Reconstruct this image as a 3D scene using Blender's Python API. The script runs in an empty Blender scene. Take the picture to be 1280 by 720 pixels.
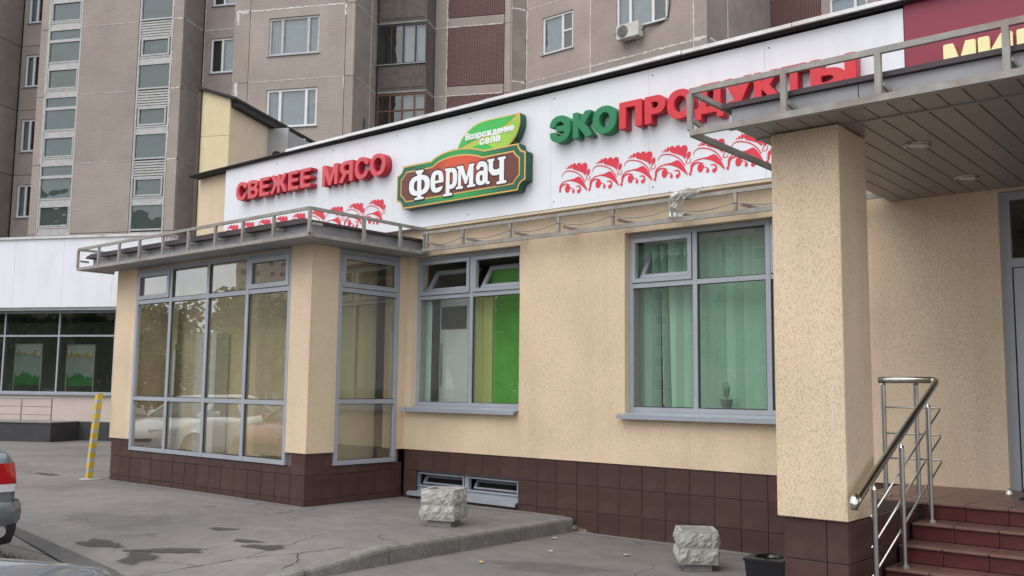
import bpy, bmesh, math, random
import numpy as np
from mathutils import Matrix, Vector

random.seed(7)
rng = np.random.default_rng(7)
R = math.radians
scene = bpy.context.scene
COL = scene.collection

# ------------------------------------------------------------------ camera
CAM_Z = 1.665
cam_data = bpy.data.cameras.new('camera')
cam_data.sensor_width = 36.0
cam_data.lens = 1183.73 / 1280 * 36.0
cam_data.clip_start = 0.05
cam_data.clip_end = 2000
cam = bpy.data.objects.new('camera', cam_data)
COL.objects.link(cam)
yaw, pitch, roll = R(40.142), R(6.0855), R(0.6727)
fwd = Vector((-math.sin(yaw) * math.cos(pitch), math.cos(yaw) * math.cos(pitch), math.sin(pitch)))
rgt = Vector((math.cos(yaw), math.sin(yaw), 0))
upv = rgt.cross(fwd)
r2 = rgt * math.cos(roll) + upv * math.sin(roll)
u2 = -rgt * math.sin(roll) + upv * math.cos(roll)
cam.matrix_world = Matrix(((r2.x, u2.x, -fwd.x, 0), (r2.y, u2.y, -fwd.y, 0), (r2.z, u2.z, -fwd.z, CAM_Z), (0, 0, 0, 1)))
scene.camera = cam

# ------------------------------------------------------------------ sky, sun, exposure
SUN_EL, SUN_AZ = R(52), R(180)          # azimuth from +Y
world = bpy.data.worlds.new('World')
scene.world = world
world.use_nodes = True
wn, wl = world.node_tree.nodes, world.node_tree.links
wn.clear()
w_out = wn.new('ShaderNodeOutputWorld')
w_bg = wn.new('ShaderNodeBackground')
w_bg.inputs['Strength'].default_value = 0.15
w_sky = wn.new('ShaderNodeTexSky')
w_sky.sky_type = 'NISHITA'
w_sky.sun_disc = False
w_sky.sun_elevation = SUN_EL
w_sky.sun_rotation = SUN_AZ
w_sky.dust_density = 2.5
w_sky.air_density = 1.0
w_tc = wn.new('ShaderNodeTexCoord')
w_map = wn.new('ShaderNodeMapping')
w_map.inputs['Scale'].default_value = (1.0, 1.0, 2.6)
w_noise = wn.new('ShaderNodeTexNoise')
w_noise.inputs['Scale'].default_value = 2.2
w_noise.inputs['Detail'].default_value = 7
w_noise.inputs['Roughness'].default_value = 0.62
w_ramp = wn.new('ShaderNodeMapRange')
w_ramp.inputs['From Min'].default_value = 0.36
w_ramp.inputs['From Max'].default_value = 0.56
w_ramp.inputs['To Min'].default_value = 0.35
w_ramp.inputs['To Max'].default_value = 1.0
w_cl = wn.new('ShaderNodeMix')
w_cl.data_type = 'RGBA'
w_cl.inputs['A'].default_value = (4.6, 4.75, 5.0, 1)
w_cl.inputs['B'].default_value = (7.4, 7.35, 7.3, 1)
w_mix = wn.new('ShaderNodeMix')
w_mix.data_type = 'RGBA'
wl.new(w_tc.outputs['Generated'], w_map.inputs['Vector'])
wl.new(w_map.outputs['Vector'], w_noise.inputs['Vector'])
wl.new(w_noise.outputs['Fac'], w_ramp.inputs['Value'])
w_n2 = wn.new('ShaderNodeTexNoise')
w_n2.inputs['Scale'].default_value = 4.0
w_n2.inputs['Detail'].default_value = 5
wl.new(w_map.outputs['Vector'], w_n2.inputs['Vector'])
wl.new(w_n2.outputs['Fac'], w_cl.inputs['Factor'])
wl.new(w_ramp.outputs['Result'], w_mix.inputs['Factor'])
wl.new(w_sky.outputs['Color'], w_mix.inputs['A'])
wl.new(w_cl.outputs['Result'], w_mix.inputs['B'])
wl.new(w_mix.outputs['Result'], w_bg.inputs['Color'])
wl.new(w_bg.outputs['Background'], w_out.inputs['Surface'])

sun_data = bpy.data.lights.new('sun', 'SUN')
sun_data.energy = 0.7
sun_data.angle = R(45)
sun_data.color = (1.0, 0.965, 0.92)
sun = bpy.data.objects.new('sun', sun_data)
COL.objects.link(sun)
sun_dir = Vector((math.sin(SUN_AZ) * math.cos(SUN_EL), math.cos(SUN_AZ) * math.cos(SUN_EL), math.sin(SUN_EL)))
sun.rotation_euler = sun_dir.to_track_quat('Z', 'Y').to_euler()

scene.view_settings.view_transform = 'Standard'
scene.view_settings.look = 'None'
scene.view_settings.gamma = 1.0
scene.view_settings.exposure = 0.72
scene.view_settings.use_curve_mapping = False
scene.render.engine = 'CYCLES'
scene.cycles.max_bounces = 8
scene.cycles.transparent_max_bounces = 16
scene.cycles.use_denoising = True

# ------------------------------------------------------------------ materials
def nodes_of(m):
    m.use_nodes = True
    return m.node_tree.nodes, m.node_tree.links, m.node_tree.nodes['Principled BSDF']

MATS = {}

def mat(name, col, rough=0.6, metal=0.0, var=0.10, vscale=3.0, bump=0.0, bscale=60.0, rnd=0.0, spec=0.5,
        dirt=None, dscale=1.2, damt=0.0, coat=0.0, stretch=None, emit=None):
    """Base colour with large soft variation, optional dirt patches, fine bump and per-object tone."""
    if name in MATS:
        return MATS[name]
    m = bpy.data.materials.new(name)
    n, l, b = nodes_of(m)
    b.inputs['Roughness'].default_value = rough
    b.inputs['Metallic'].default_value = metal
    b.inputs['Specular IOR Level'].default_value = spec
    b.inputs['Coat Weight'].default_value = coat
    tc = n.new('ShaderNodeTexCoord')
    mp = n.new('ShaderNodeMapping')
    if stretch:
        mp.inputs['Scale'].default_value = stretch
    l.new(tc.outputs['Object'], mp.inputs['Vector'])
    nz = n.new('ShaderNodeTexNoise')
    nz.inputs['Scale'].default_value = vscale
    nz.inputs['Detail'].default_value = 6
    nz.inputs['Roughness'].default_value = 0.6
    l.new(mp.outputs['Vector'], nz.inputs['Vector'])
    mr = n.new('ShaderNodeMapRange')
    mr.inputs['From Min'].default_value = 0.3
    mr.inputs['From Max'].default_value = 0.7
    mr.inputs['To Min'].default_value = 1 - var
    mr.inputs['To Max'].default_value = 1 + var
    l.new(nz.outputs['Fac'], mr.inputs['Value'])
    val = mr.outputs['Result']
    if rnd:
        oi = n.new('ShaderNodeObjectInfo')
        m2 = n.new('ShaderNodeMapRange')
        m2.inputs['To Min'].default_value = 1 - rnd
        m2.inputs['To Max'].default_value = 1 + rnd
        l.new(oi.outputs['Random'], m2.inputs['Value'])
        mu = n.new('ShaderNodeMath')
        mu.operation = 'MULTIPLY'
        l.new(val, mu.inputs[0])
        l.new(m2.outputs['Result'], mu.inputs[1])
        val = mu.outputs[0]
    vm = n.new('ShaderNodeVectorMath')
    vm.operation = 'SCALE'
    vm.inputs[0].default_value = col[:3]
    l.new(val, vm.inputs['Scale'])
    c_out = vm.outputs['Vector']
    if dirt:
        dn = n.new('ShaderNodeTexNoise')
        dn.inputs['Scale'].default_value = dscale
        dn.inputs['Detail'].default_value = 9
        dn.inputs['Roughness'].default_value = 0.7
        l.new(mp.outputs['Vector'], dn.inputs['Vector'])
        dr = n.new('ShaderNodeMapRange')
        dr.inputs['From Min'].default_value = 0.5
        dr.inputs['From Max'].default_value = 0.75
        dr.inputs['To Max'].default_value = damt
        l.new(dn.outputs['Fac'], dr.inputs['Value'])
        mx = n.new('ShaderNodeMix')
        mx.data_type = 'RGBA'
        mx.inputs['B'].default_value = (*dirt, 1)
        l.new(dr.outputs['Result'], mx.inputs['Factor'])
        l.new(c_out, mx.inputs['A'])
        c_out = mx.outputs['Result']
    l.new(c_out, b.inputs['Base Color'])
    if bump:
        bn = n.new('ShaderNodeTexNoise')
        bn.inputs['Scale'].default_value = bscale
        bn.inputs['Detail'].default_value = 4
        l.new(mp.outputs['Vector'], bn.inputs['Vector'])
        bp = n.new('ShaderNodeBump')
        bp.inputs['Strength'].default_value = bump
        bp.inputs['Distance'].default_value = 0.01
        l.new(bn.outputs['Fac'], bp.inputs['Height'])
        l.new(bp.outputs['Normal'], b.inputs['Normal'])
    if emit:
        b.inputs['Emission Color'].default_value = (*col[:3], 1)
        b.inputs['Emission Strength'].default_value = emit
    MATS[name] = m
    return m


def stucco_mat(name, col):
    """Scratched 'bark beetle' plaster: short vertical furrows."""
    m = bpy.data.materials.new(name)
    n, l, b = nodes_of(m)
    b.inputs['Roughness'].default_value = 0.9
    b.inputs['Specular IOR Level'].default_value = 0.2
    tc = n.new('ShaderNodeTexCoord')
    mp = n.new('ShaderNodeMapping')
    mp.inputs['Scale'].default_value = (1, 1, 0.42)
    l.new(tc.outputs['Object'], mp.inputs['Vector'])
    f = n.new('ShaderNodeTexNoise')
    f.inputs['Scale'].default_value = 165
    f.inputs['Detail'].default_value = 2.5
    f.inputs['Distortion'].default_value = 0.5
    l.new(mp.outputs['Vector'], f.inputs['Vector'])
    fr = n.new('ShaderNodeMapRange')
    fr.interpolation_type = 'SMOOTHSTEP'
    fr.inputs['From Min'].default_value = 0.545
    fr.inputs['From Max'].default_value = 0.66
    l.new(f.outputs['Fac'], fr.inputs['Value'])
    g = n.new('ShaderNodeTexNoise')
    g.inputs['Scale'].default_value = 160
    g.inputs['Detail'].default_value = 2
    l.new(tc.outputs['Object'], g.inputs['Vector'])
    # height = grain*0.15 - furrow
    h = n.new('ShaderNodeMath'); h.operation = 'MULTIPLY_ADD'
    l.new(g.outputs['Fac'], h.inputs[0]); h.inputs[1].default_value = 0.35
    inv = n.new('ShaderNodeMath'); inv.operation = 'MULTIPLY'; inv.inputs[1].default_value = -1.0
    l.new(fr.outputs['Result'], inv.inputs[0])
    l.new(inv.outputs[0], h.inputs[2])
    bp = n.new('ShaderNodeBump')
    bp.inputs['Strength'].default_value = 0.6
    bp.inputs['Distance'].default_value = 0.0045
    l.new(h.outputs[0], bp.inputs['Height'])
    l.new(bp.outputs['Normal'], b.inputs['Normal'])
    # colour: large stains, furrow shade painted in as a darker tone
    v = n.new('ShaderNodeTexNoise')
    v.inputs['Scale'].default_value = 1.1
    v.inputs['Detail'].default_value = 7
    l.new(tc.outputs['Object'], v.inputs['Vector'])
    vr = n.new('ShaderNodeMapRange')
    vr.inputs['From Min'].default_value = 0.3; vr.inputs['From Max'].default_value = 0.7
    vr.inputs['To Min'].default_value = 0.9; vr.inputs['To Max'].default_value = 1.07
    l.new(v.outputs['Fac'], vr.inputs['Value'])
    vm = n.new('ShaderNodeVectorMath'); vm.operation = 'SCALE'
    vm.inputs[0].default_value = col
    l.new(vr.outputs['Result'], vm.inputs['Scale'])
    sm = n.new('ShaderNodeMapping'); sm.inputs['Scale'].default_value = (7, 7, .35)
    l.new(tc.outputs['Object'], sm.inputs['Vector'])
    sn = n.new('ShaderNodeTexNoise'); sn.inputs['Scale'].default_value = 1.0; sn.inputs['Detail'].default_value = 6
    l.new(sm.outputs['Vector'], sn.inputs['Vector'])
    sr = n.new('ShaderNodeMapRange')
    sr.inputs['From Min'].default_value = .48; sr.inputs['From Max'].default_value = .72
    sr.inputs['To Min'].default_value = 1.0; sr.inputs['To Max'].default_value = .93
    l.new(sn.outputs['Fac'], sr.inputs['Value'])
    vq = n.new('ShaderNodeMath'); vq.operation = 'MULTIPLY'
    l.new(vr.outputs['Result'], vq.inputs[0]); l.new(sr.outputs['Result'], vq.inputs[1])
    l.new(vq.outputs[0], vm.inputs['Scale'])
    mx = n.new('ShaderNodeMix'); mx.data_type = 'RGBA'
    mx.inputs['B'].default_value = (col[0] * .40, col[1] * .36, col[2] * .32, 1)
    fm = n.new('ShaderNodeMath'); fm.operation = 'MULTIPLY'; fm.inputs[1].default_value = 0.32
    l.new(fr.outputs['Result'], fm.inputs[0])
    l.new(fm.outputs[0], mx.inputs['Factor'])
    l.new(vm.outputs['Vector'], mx.inputs['A'])
    l.new(mx.outputs['Result'], b.inputs['Base Color'])
    return m


def mosaic_mat(name, col, mortar, bw=0.11, bh=0.055, var=0.06, dirt=0.25):
    """Small ceramic facing tiles of a prefab panel, too far off to pick apart."""
    m = bpy.data.materials.new(name)
    n, l, b = nodes_of(m)
    b.inputs['Roughness'].default_value = 0.75
    b.inputs['Specular IOR Level'].default_value = 0.3
    tc = n.new('ShaderNodeTexCoord')
    sp = n.new('ShaderNodeSeparateXYZ')
    l.new(tc.outputs['Object'], sp.inputs['Vector'])
    ad = n.new('ShaderNodeMath'); ad.operation = 'ADD'
    l.new(sp.outputs['X'], ad.inputs[0]); l.new(sp.outputs['Y'], ad.inputs[1])
    cb = n.new('ShaderNodeCombineXYZ')
    l.new(ad.outputs[0], cb.inputs['X']); l.new(sp.outputs['Z'], cb.inputs['Y'])
    br = n.new('ShaderNodeTexBrick')
    br.offset = 0.0
    br.inputs['Scale'].default_value = 1.0
    br.inputs['Brick Width'].default_value = bw
    br.inputs['Row Height'].default_value = bh
    br.inputs['Mortar Size'].default_value = 0.008
    br.inputs['Color1'].default_value = (*col, 1)
    br.inputs['Color2'].default_value = (*[c * (1 - var) for c in col], 1)
    br.inputs['Mortar'].default_value = (*mortar, 1)
    l.new(cb.outputs['Vector'], br.inputs['Vector'])
    nz = n.new('ShaderNodeTexNoise')
    nz.inputs['Scale'].default_value = 0.8
    nz.inputs['Detail'].default_value = 8
    nz.inputs['Roughness'].default_value = 0.65
    l.new(tc.outputs['Object'], nz.inputs['Vector'])
    mr = n.new('ShaderNodeMapRange')
    mr.inputs['From Min'].default_value = 0.3; mr.inputs['From Max'].default_value = 0.7
    mr.inputs['To Min'].default_value = 1 - dirt; mr.inputs['To Max'].default_value = 1 + dirt * .5
    l.new(nz.outputs['Fac'], mr.inputs['Value'])
    oi = n.new('ShaderNodeObjectInfo')
    m2 = n.new('ShaderNodeMapRange')
    m2.inputs['To Min'].default_value = 0.9; m2.inputs['To Max'].default_value = 1.06
    l.new(oi.outputs['Random'], m2.inputs['Value'])
    mu = n.new('ShaderNodeMath'); mu.operation = 'MULTIPLY'
    l.new(mr.outputs['Result'], mu.inputs[0]); l.new(m2.outputs['Result'], mu.inputs[1])
    vm = n.new('ShaderNodeVectorMath'); vm.operation = 'SCALE'
    l.new(br.outputs['Color'], vm.inputs[0]); l.new(mu.outputs[0], vm.inputs['Scale'])
    l.new(vm.outputs['Vector'], b.inputs['Base Color'])
    bp = n.new('ShaderNodeBump')
    bp.inputs['Strength'].default_value = 0.35
    bp.inputs['Distance'].default_value = 0.004
    bp.invert = True
    l.new(br.outputs['Fac'], bp.inputs['Height'])
    l.new(bp.outputs['Normal'], b.inputs['Normal'])
    return m


def glass_mat(name, tint, ior=1.55, boost=1.7, wave=0.06, haze=0.0, hcol=(.5, .5, .5)):
    """Window glass: clear, mirror reflection by Fresnel, faint waviness, optional diffuse haze."""
    m = bpy.data.materials.new(name)
    m.use_nodes = True
    n, l = m.node_tree.nodes, m.node_tree.links
    n.clear()
    out = n.new('ShaderNodeOutputMaterial')
    tr = n.new('ShaderNodeBsdfTransparent')
    tr.inputs['Color'].default_value = (*tint, 1)
    gl = n.new('ShaderNodeBsdfGlossy')
    gl.inputs['Roughness'].default_value = 0.0
    gl.inputs['Color'].default_value = (.95, .97, .97, 1)
    lw = n.new('ShaderNodeLayerWeight')
    lw.inputs['Blend'].default_value = 0.5
    pw = n.new('ShaderNodeMath'); pw.operation = 'POWER'; pw.inputs[1].default_value = 4.2
    l.new(lw.outputs['Facing'], pw.inputs[0])
    f0 = ((ior - 1) / (ior + 1)) ** 2
    mu = n.new('ShaderNodeMath'); mu.operation = 'MULTIPLY_ADD'; mu.use_clamp = True
    l.new(pw.outputs[0], mu.inputs[0])
    mu.inputs[1].default_value = (1 - f0) * boost
    mu.inputs[2].default_value = f0 * boost
    tc = n.new('ShaderNodeTexCoord')
    nz = n.new('ShaderNodeTexNoise')
    nz.inputs['Scale'].default_value = 1.6
    nz.inputs['Detail'].default_value = 1
    l.new(tc.outputs['Object'], nz.inputs['Vector'])
    bp = n.new('ShaderNodeBump')
    bp.inputs['Strength'].default_value = wave
    bp.inputs['Distance'].default_value = 0.05
    l.new(nz.outputs['Fac'], bp.inputs['Height'])
    l.new(bp.outputs['Normal'], gl.inputs['Normal'])
    mx = n.new('ShaderNodeMixShader')
    l.new(mu.outputs[0], mx.inputs['Fac'])
    last = tr.outputs[0]
    if haze:
        df = n.new('ShaderNodeBsdfDiffuse')
        df.inputs['Color'].default_value = (*hcol, 1)
        mh = n.new('ShaderNodeMixShader')
        mh.inputs['Fac'].default_value = haze
        l.new(tr.outputs[0], mh.inputs[1]); l.new(df.outputs[0], mh.inputs[2])
        last = mh.outputs[0]
    l.new(last, mx.inputs[1])
    l.new(gl.outputs[0], mx.inputs[2])
    l.new(mx.outputs[0], out.inputs['Surface'])
    return m


def asphalt_mat(name, base=0.125, tint=(1.0, .965, .93), cracks=True, seed=0.0):
    m = bpy.data.materials.new(name)
    n, l, b = nodes_of(m)
    b.inputs['Roughness'].default_value = 0.92
    b.inputs['Specular IOR Level'].default_value = 0.25
    tc = n.new('ShaderNodeTexCoord')
    mp = n.new('ShaderNodeMapping'); mp.inputs['Location'].default_value = (seed, seed * .7, 0)
    l.new(tc.outputs['Object'], mp.inputs['Vector'])
    def noise(scale, detail, rough=.6):
        q = n.new('ShaderNodeTexNoise')
        q.inputs['Scale'].default_value = scale
        q.inputs['Detail'].default_value = detail
        q.inputs['Roughness'].default_value = rough
        l.new(mp.outputs['Vector'], q.inputs['Vector'])
        return q.outputs['Fac']
    def rng_(sock, a, bb, c, d):
        q = n.new('ShaderNodeMapRange')
        q.inputs['From Min'].default_value = a; q.inputs['From Max'].default_value = bb
        q.inputs['To Min'].default_value = c; q.inputs['To Max'].default_value = d
        l.new(sock, q.inputs['Value'])
        return q.outputs['Result']
    def mul(a, c):
        q = n.new('ShaderNodeMath'); q.operation = 'MULTIPLY'
        l.new(a, q.inputs[0]); l.new(c, q.inputs[1])
        return q.outputs[0]
    big = rng_(noise(0.5, 6), .3, .7, .80, 1.16)
    mid = rng_(noise(4, 6, .7), .3, .7, .90, 1.10)
    fine = noise(140, 2, .5)
    spk = rng_(fine, .3, .7, .70, 1.30)
    spots = rng_(noise(9, 4, .75), .66, .72, 1.0, .72)     # worn dark freckles
    v = mul(mul(mul(big, mid), spk), spots)
    if cracks:
        wv = n.new('ShaderNodeTexNoise'); wv.inputs['Scale'].default_value = 1.3; wv.inputs['Detail'].default_value = 6
        l.new(mp.outputs['Vector'], wv.inputs['Vector'])
        av = n.new('ShaderNodeVectorMath'); av.operation = 'MULTIPLY_ADD'
        l.new(wv.outputs['Color'], av.inputs[0]); av.inputs[1].default_value = (.9, .9, .9)
        l.new(mp.outputs['Vector'], av.inputs[2])
        vo = n.new('ShaderNodeTexVoronoi'); vo.feature = 'DISTANCE_TO_EDGE'
        vo.inputs['Scale'].default_value = 0.42
        l.new(av.outputs['Vector'], vo.inputs['Vector'])
        ck = rng_(vo.outputs['Distance'], .0015, .006, 1.0, 0.0)
        msk = rng_(noise(.35, 3), .5, .56, 0, .6)
        cm = mul(ck, msk)
        inv = rng_(cm, 0, 1, 1, .25)
        v = mul(v, inv)
    vm = n.new('ShaderNodeVectorMath'); vm.operation = 'SCALE'
    vm.inputs[0].default_value = [base * t for t in tint]
    l.new(v, vm.inputs['Scale'])
    l.new(vm.outputs['Vector'], b.inputs['Base Color'])
    bp = n.new('ShaderNodeBump'); bp.inputs['Strength'].default_value = .5; bp.inputs['Distance'].default_value = .006
    l.new(fine, bp.inputs['Height'])
    l.new(bp.outputs['Normal'], b.inputs['Normal'])
    return m


STUCCO = stucco_mat('beige scratched plaster', (.735, .59, .42))
TILE = mat('brown facing tile', (.068, .034, .029), .42, var=.18, vscale=5, rnd=.12, bump=.08, bscale=30, dirt=(.10, .075, .06), damt=.35, dscale=3)
GROUT = mat('dark grout', (.035, .025, .023), .9)
GROUT_PALE = mat('pale grout', (.17, .125, .115), .9)
FRAME = mat('grey window aluminium', (.36, .385, .425), .42, metal=.1, var=.06)
FRAME_D = mat('dark gasket', (.02, .02, .022), .6)
SILLM = mat('grey painted sill', (.33, .36, .41), .45, metal=.1, var=.07)
RAILM = mat('weathered grey steel tube', (.30, .285, .26), .6, metal=.1, var=.2, vscale=9, dirt=(.22, .09, .035), damt=.7, dscale=3.2)
FASCIA = mat('grey fascia sheet', (.29, .295, .31), .5, metal=.1, var=.1, rnd=.05, dirt=(.09, .085, .08), damt=.5, dscale=2)
FLASH = mat('dark plum roof flashing', (.060, .042, .048), .5, var=.15)
SOFFIT = mat('grey brown soffit slat', (.30, .27, .245), .42, metal=.1, var=.06, rnd=.05)
SOFFIT_GAP = mat('soffit gap', (.03, .028, .027), .8)
WHITE = mat('white sign sheet', (.74, .77, .81), .38, var=.035, vscale=1.2, rnd=.015, dirt=(.52, .53, .54), damt=.35, dscale=2.2, stretch=(1, 1, .25))
WHITE_D = mat('dull white flashing', (.62, .63, .64), .5, var=.12, dirt=(.22, .1, .05), damt=.55, dscale=1.7)
DARK = mat('near black edge', (.018, .016, .016), .7)
REDL = mat('red letter face', (.62, .075, .09), .4, var=.06, dirt=(.66, .16, .17), damt=.4, dscale=4)
REDS = mat('red letter', (.62, .028, .04), .38, var=.06)
GREENL = mat('green letter', (.012, .20, .075), .38, var=.06)
PRINT = mat('red printed ornament', (.68, .03, .06), .45, var=.04)
MAROON = mat('maroon sign sheet', (.25, .022, .05), .42, var=.06)
CREAML = mat('cream letter', (.86, .78, .42), .45, var=.04)
STEEL = mat('polished steel', (.62, .6, .57), .16, metal=1.0, var=.05)
STEEL_B = mat('brushed steel', (.45, .44, .42), .3, metal=1.0, var=.08)
STEP = mat('dark red step tile', (.088, .019, .019), .36, var=.2, vscale=6, rnd=.12, dirt=(.13, .075, .068), damt=.4, dscale=2.6)
PLAT = mat('red brown landing tile', (.165, .08, .066), .4, var=.15, rnd=.08, dirt=(.25, .18, .15), damt=.5, dscale=2)
CONC = mat('pale split stone', (.40, .39, .36), .95, var=.22, vscale=9, bump=.5, bscale=60, dirt=(.2, .19, .17), damt=.6, dscale=4)
CONC_D = mat('grey concrete', (.26, .25, .23), .95, var=.2, bump=.5, bscale=40)
KERB = mat('worn kerb stone', (.175, .165, .152), .95, var=.22, vscale=7, bump=.6, bscale=50, rnd=.1, dirt=(.33, .32, .3), damt=.5, dscale=3.5)
BLACKP = mat('black plastic', (.014, .015, .019), .38, var=.1)
BAG = mat('black bag film', (.01, .01, .012), .22, var=.1, bump=.6, bscale=18)
YELLOW = mat('worn yellow paint', (.60, .42, .045), .6, var=.2, vscale=10, dirt=(.25, .12, .03), damt=.6, dscale=5)
GREYST = mat('grey white paint band', (.40, .41, .40), .6, var=.15, vscale=8)
APT = mosaic_mat('taupe mosaic panel', (.345, .285, .25), (.41, .36, .325), dirt=.16)
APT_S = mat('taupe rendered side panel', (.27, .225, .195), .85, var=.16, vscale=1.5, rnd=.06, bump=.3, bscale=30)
APT_R = mosaic_mat('oxblood mosaic panel', (.10, .036, .036), (.21, .14, .125), bw=.10, bh=.05, dirt=.15)
APT_B = mat('dark balcony panel', (.125, .103, .094), .9, var=.2, vscale=4, bump=.5, bscale=40)
JOINT = mat('dark panel joint', (.09, .075, .065), .95, var=.2)
SEAL = mat('white joint sealant', (.56, .54, .50), .8, var=.25, vscale=6)
PVC = mat('white window plastic', (.66, .67, .68), .4, var=.04)
PVC_G = mat('grey white old frame', (.42, .42, .41), .55, var=.15, vscale=5)
WOODF = mat('old brown wood frame', (.14, .055, .03), .6, var=.2)
DARKF = mat('dark brown frame', (.03, .022, .02), .5)
CREAMP = mat('cream insulation panel', (.66, .56, .36), .8, var=.05, dirt=(.5, .4, .24), damt=.3)
CREAMP2 = mat('pale beige panel', (.60, .50, .37), .8, var=.05, dirt=(.4, .33, .25), damt=.3)
DUCT = mat('galvanised duct', (.42, .44, .46), .4, metal=.55, var=.15, vscale=4)
PINKW = mat('pale pink beige panel', (.56, .47, .43), .7, var=.05)
PLINTH_D = mat('charcoal plinth', (.045, .045, .05), .7, var=.15)
INT_W = mat('interior cream wall', (.74, .66, .48), .85, var=.05)
INT_F = mat('interior floor', (.30, .27, .22), .6, var=.1)
INT_D = mat('interior dim wall', (.30, .30, .27), .9, var=.08)
MINT = mat('mint blind slat', (.34, .55, .41), .75, var=.08, rnd=.13, stretch=(1, 1, .2))
LIME = mat('lime curtain', (.42, .46, .15), .85, var=.10)
GRASSG = mat('grass green curtain', (.10, .34, .045), .85, var=.18, vscale=2)
TEALW = mat('pale teal curtain', (.46, .60, .56), .8, var=.06)
WHITEP = mat('white enamel', (.70, .72, .72), .35, var=.03)
GLASS = glass_mat('shop window glass', (.88, .93, .90), boost=2.6, wave=.03, haze=.03, hcol=(.5, .55, .5))
GLASS_BAY = glass_mat('bay window glass', (.90, .89, .82), boost=3.2, wave=.02, haze=.10, hcol=(.55, .50, .38))  # beige haze painted over the panes so the dim interior reads lighter
GLASS_APT = glass_mat('flat window glass', (.55, .60, .60), boost=2.6, wave=.25)
GLASS_STAIR = glass_mat('stair window glass', (.30, .38, .36), boost=2.0, wave=.4, haze=.35, hcol=(.13, .19, .17))
GLASS_DARK = glass_mat('dark shop glass', (.62, .68, .64), boost=2.2, wave=.3)
ASPH = asphalt_mat('weathered asphalt', .185, (1, .935, .89))
PAVE = asphalt_mat('pavement asphalt', .195, (1, .935, .89), seed=13.0)
PATCH = asphalt_mat('dark asphalt patch', .105, cracks=False, seed=4.0)

# ------------------------------------------------------------------ mesh helpers
class MB:
    def __init__(s, tf=None):
        s.v, s.f, s.tf = [], [], tf
    def add(s, vs, fs):
        k = len(s.v)
        s.v += [s.tf(*p) if s.tf else tuple(p) for p in vs]
        s.f += [tuple(i + k for i in q) for q in fs]
        return s
    def box(s, x0, x1, y0, y1, z0, z1):
        return s.add([(x0, y0, z0), (x1, y0, z0), (x1, y1, z0), (x0, y1, z0), (x0, y0, z1), (x1, y0, z1), (x1, y1, z1), (x0, y1, z1)],
                     [(0, 3, 2, 1), (4, 5, 6, 7), (0, 1, 5, 4), (1, 2, 6, 5), (2, 3, 7, 6), (3, 0, 4, 7)])
    def prism(s, pts, lo, hi, axis='y'):
        """2D polygon extruded along an axis; pts are the other two coordinates in xyz order."""
        n = len(pts)
        def P(p, d):
            return {'x': (d, p[0], p[1]), 'y': (p[0], d, p[1]), 'z': (p[0], p[1], d)}[axis]
        vs = [P(p, lo) for p in pts] + [P(p, hi) for p in pts]
        fs = [tuple(range(n))[::-1], tuple(range(n, 2 * n))] + [(i, (i + 1) % n, n + (i + 1) % n, n + i) for i in range(n)]
        return s.add(vs, fs)
    def tube(s, pts, r, n=8, cap=True):
        pts = [Vector(p) for p in pts]
        rs = r if isinstance(r, (list, tuple)) else [r] * len(pts)
        k = len(pts)
        rings = []
        ref = None
        for i, p in enumerate(pts):
            d = (pts[min(i + 1, k - 1)] - pts[max(i - 1, 0)]).normalized()
            if ref is None:
                ref = d.orthogonal().normalized()
            ref = (ref - d * ref.dot(d))
            ref = ref.normalized() if ref.length > 1e-6 else d.orthogonal().normalized()
            bi = d.cross(ref)
            rings.append([p + (ref * math.cos(2 * math.pi * j / n) + bi * math.sin(2 * math.pi * j / n)) * rs[i] for j in range(n)])
        vs = [tuple(q) for ring in rings for q in ring]
        fs = [(i * n + j, i * n + (j + 1) % n, (i + 1) * n + (j + 1) % n, (i + 1) * n + j) for i in range(k - 1) for j in range(n)]
        if cap:
            fs += [tuple(range(n))[::-1], tuple(range((k - 1) * n, k * n))]
        return s.add(vs, fs)
    def bar(s, a, b, w, h):
        """square bar from a to b (w across, h up)."""
        a, b = Vector(a), Vector(b)
        d = (b - a).normalized()
        side = d.cross(Vector((0, 0, 1)))
        side = side.normalized() if side.length > 1e-4 else Vector((1, 0, 0))
        up = side.cross(d).normalized()
        vs = []
        for p in (a, b):
            for u, v in ((-1, -1), (1, -1), (1, 1), (-1, 1)):
                vs.append(tuple(p + side * (u * w / 2) + up * (v * h / 2)))
        return s.add(vs, [(3, 2, 1, 0), (4, 5, 6, 7), (0, 1, 5, 4), (1, 2, 6, 5), (2, 3, 7, 6), (3, 0, 4, 7)])
    def mesh(s, name, bev=0, smooth=False):
        me = bpy.data.meshes.new(name)
        me.from_pydata(s.v, [], s.f)
        bm = bmesh.new()
        bm.from_mesh(me)
        bmesh.ops.recalc_face_normals(bm, faces=bm.faces)
        if bev:
            bmesh.ops.bevel(bm, geom=list(bm.edges), offset=bev, segments=1, affect='EDGES', clamp_overlap=True)
        bm.to_mesh(me)
        bm.free()
        if smooth:
            me.shade_smooth()
        return me
    def build(s, name, m, parent=None, bev=0, smooth=False):
        return place(name, s.mesh(name, bev, smooth), m, parent)


def place(name, me, m, parent=None, loc=(0, 0, 0), rotz=0, mats=None):
    if m is not None and not me.materials:
        me.materials.append(m)
    o = bpy.data.objects.new(name, me)
    COL.objects.link(o)
    o.location = loc
    o.rotation_euler = (0, 0, rotz)
    if parent is not None:
        o.parent = parent
        org = ORG.get(parent.name)
        if org:
            o.matrix_parent_inverse = Matrix.Translation((-org[0], -org[1], -org[2]))
    return o


ORG = {}

def tag(o, label, cat, group=None):
    o['label'] = label
    o['category'] = cat
    if group:
        o['group'] = group
    return o


def structure(o, label=None):
    o['kind'] = 'structure'
    if label:
        o['label'] = label
    return o


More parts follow.
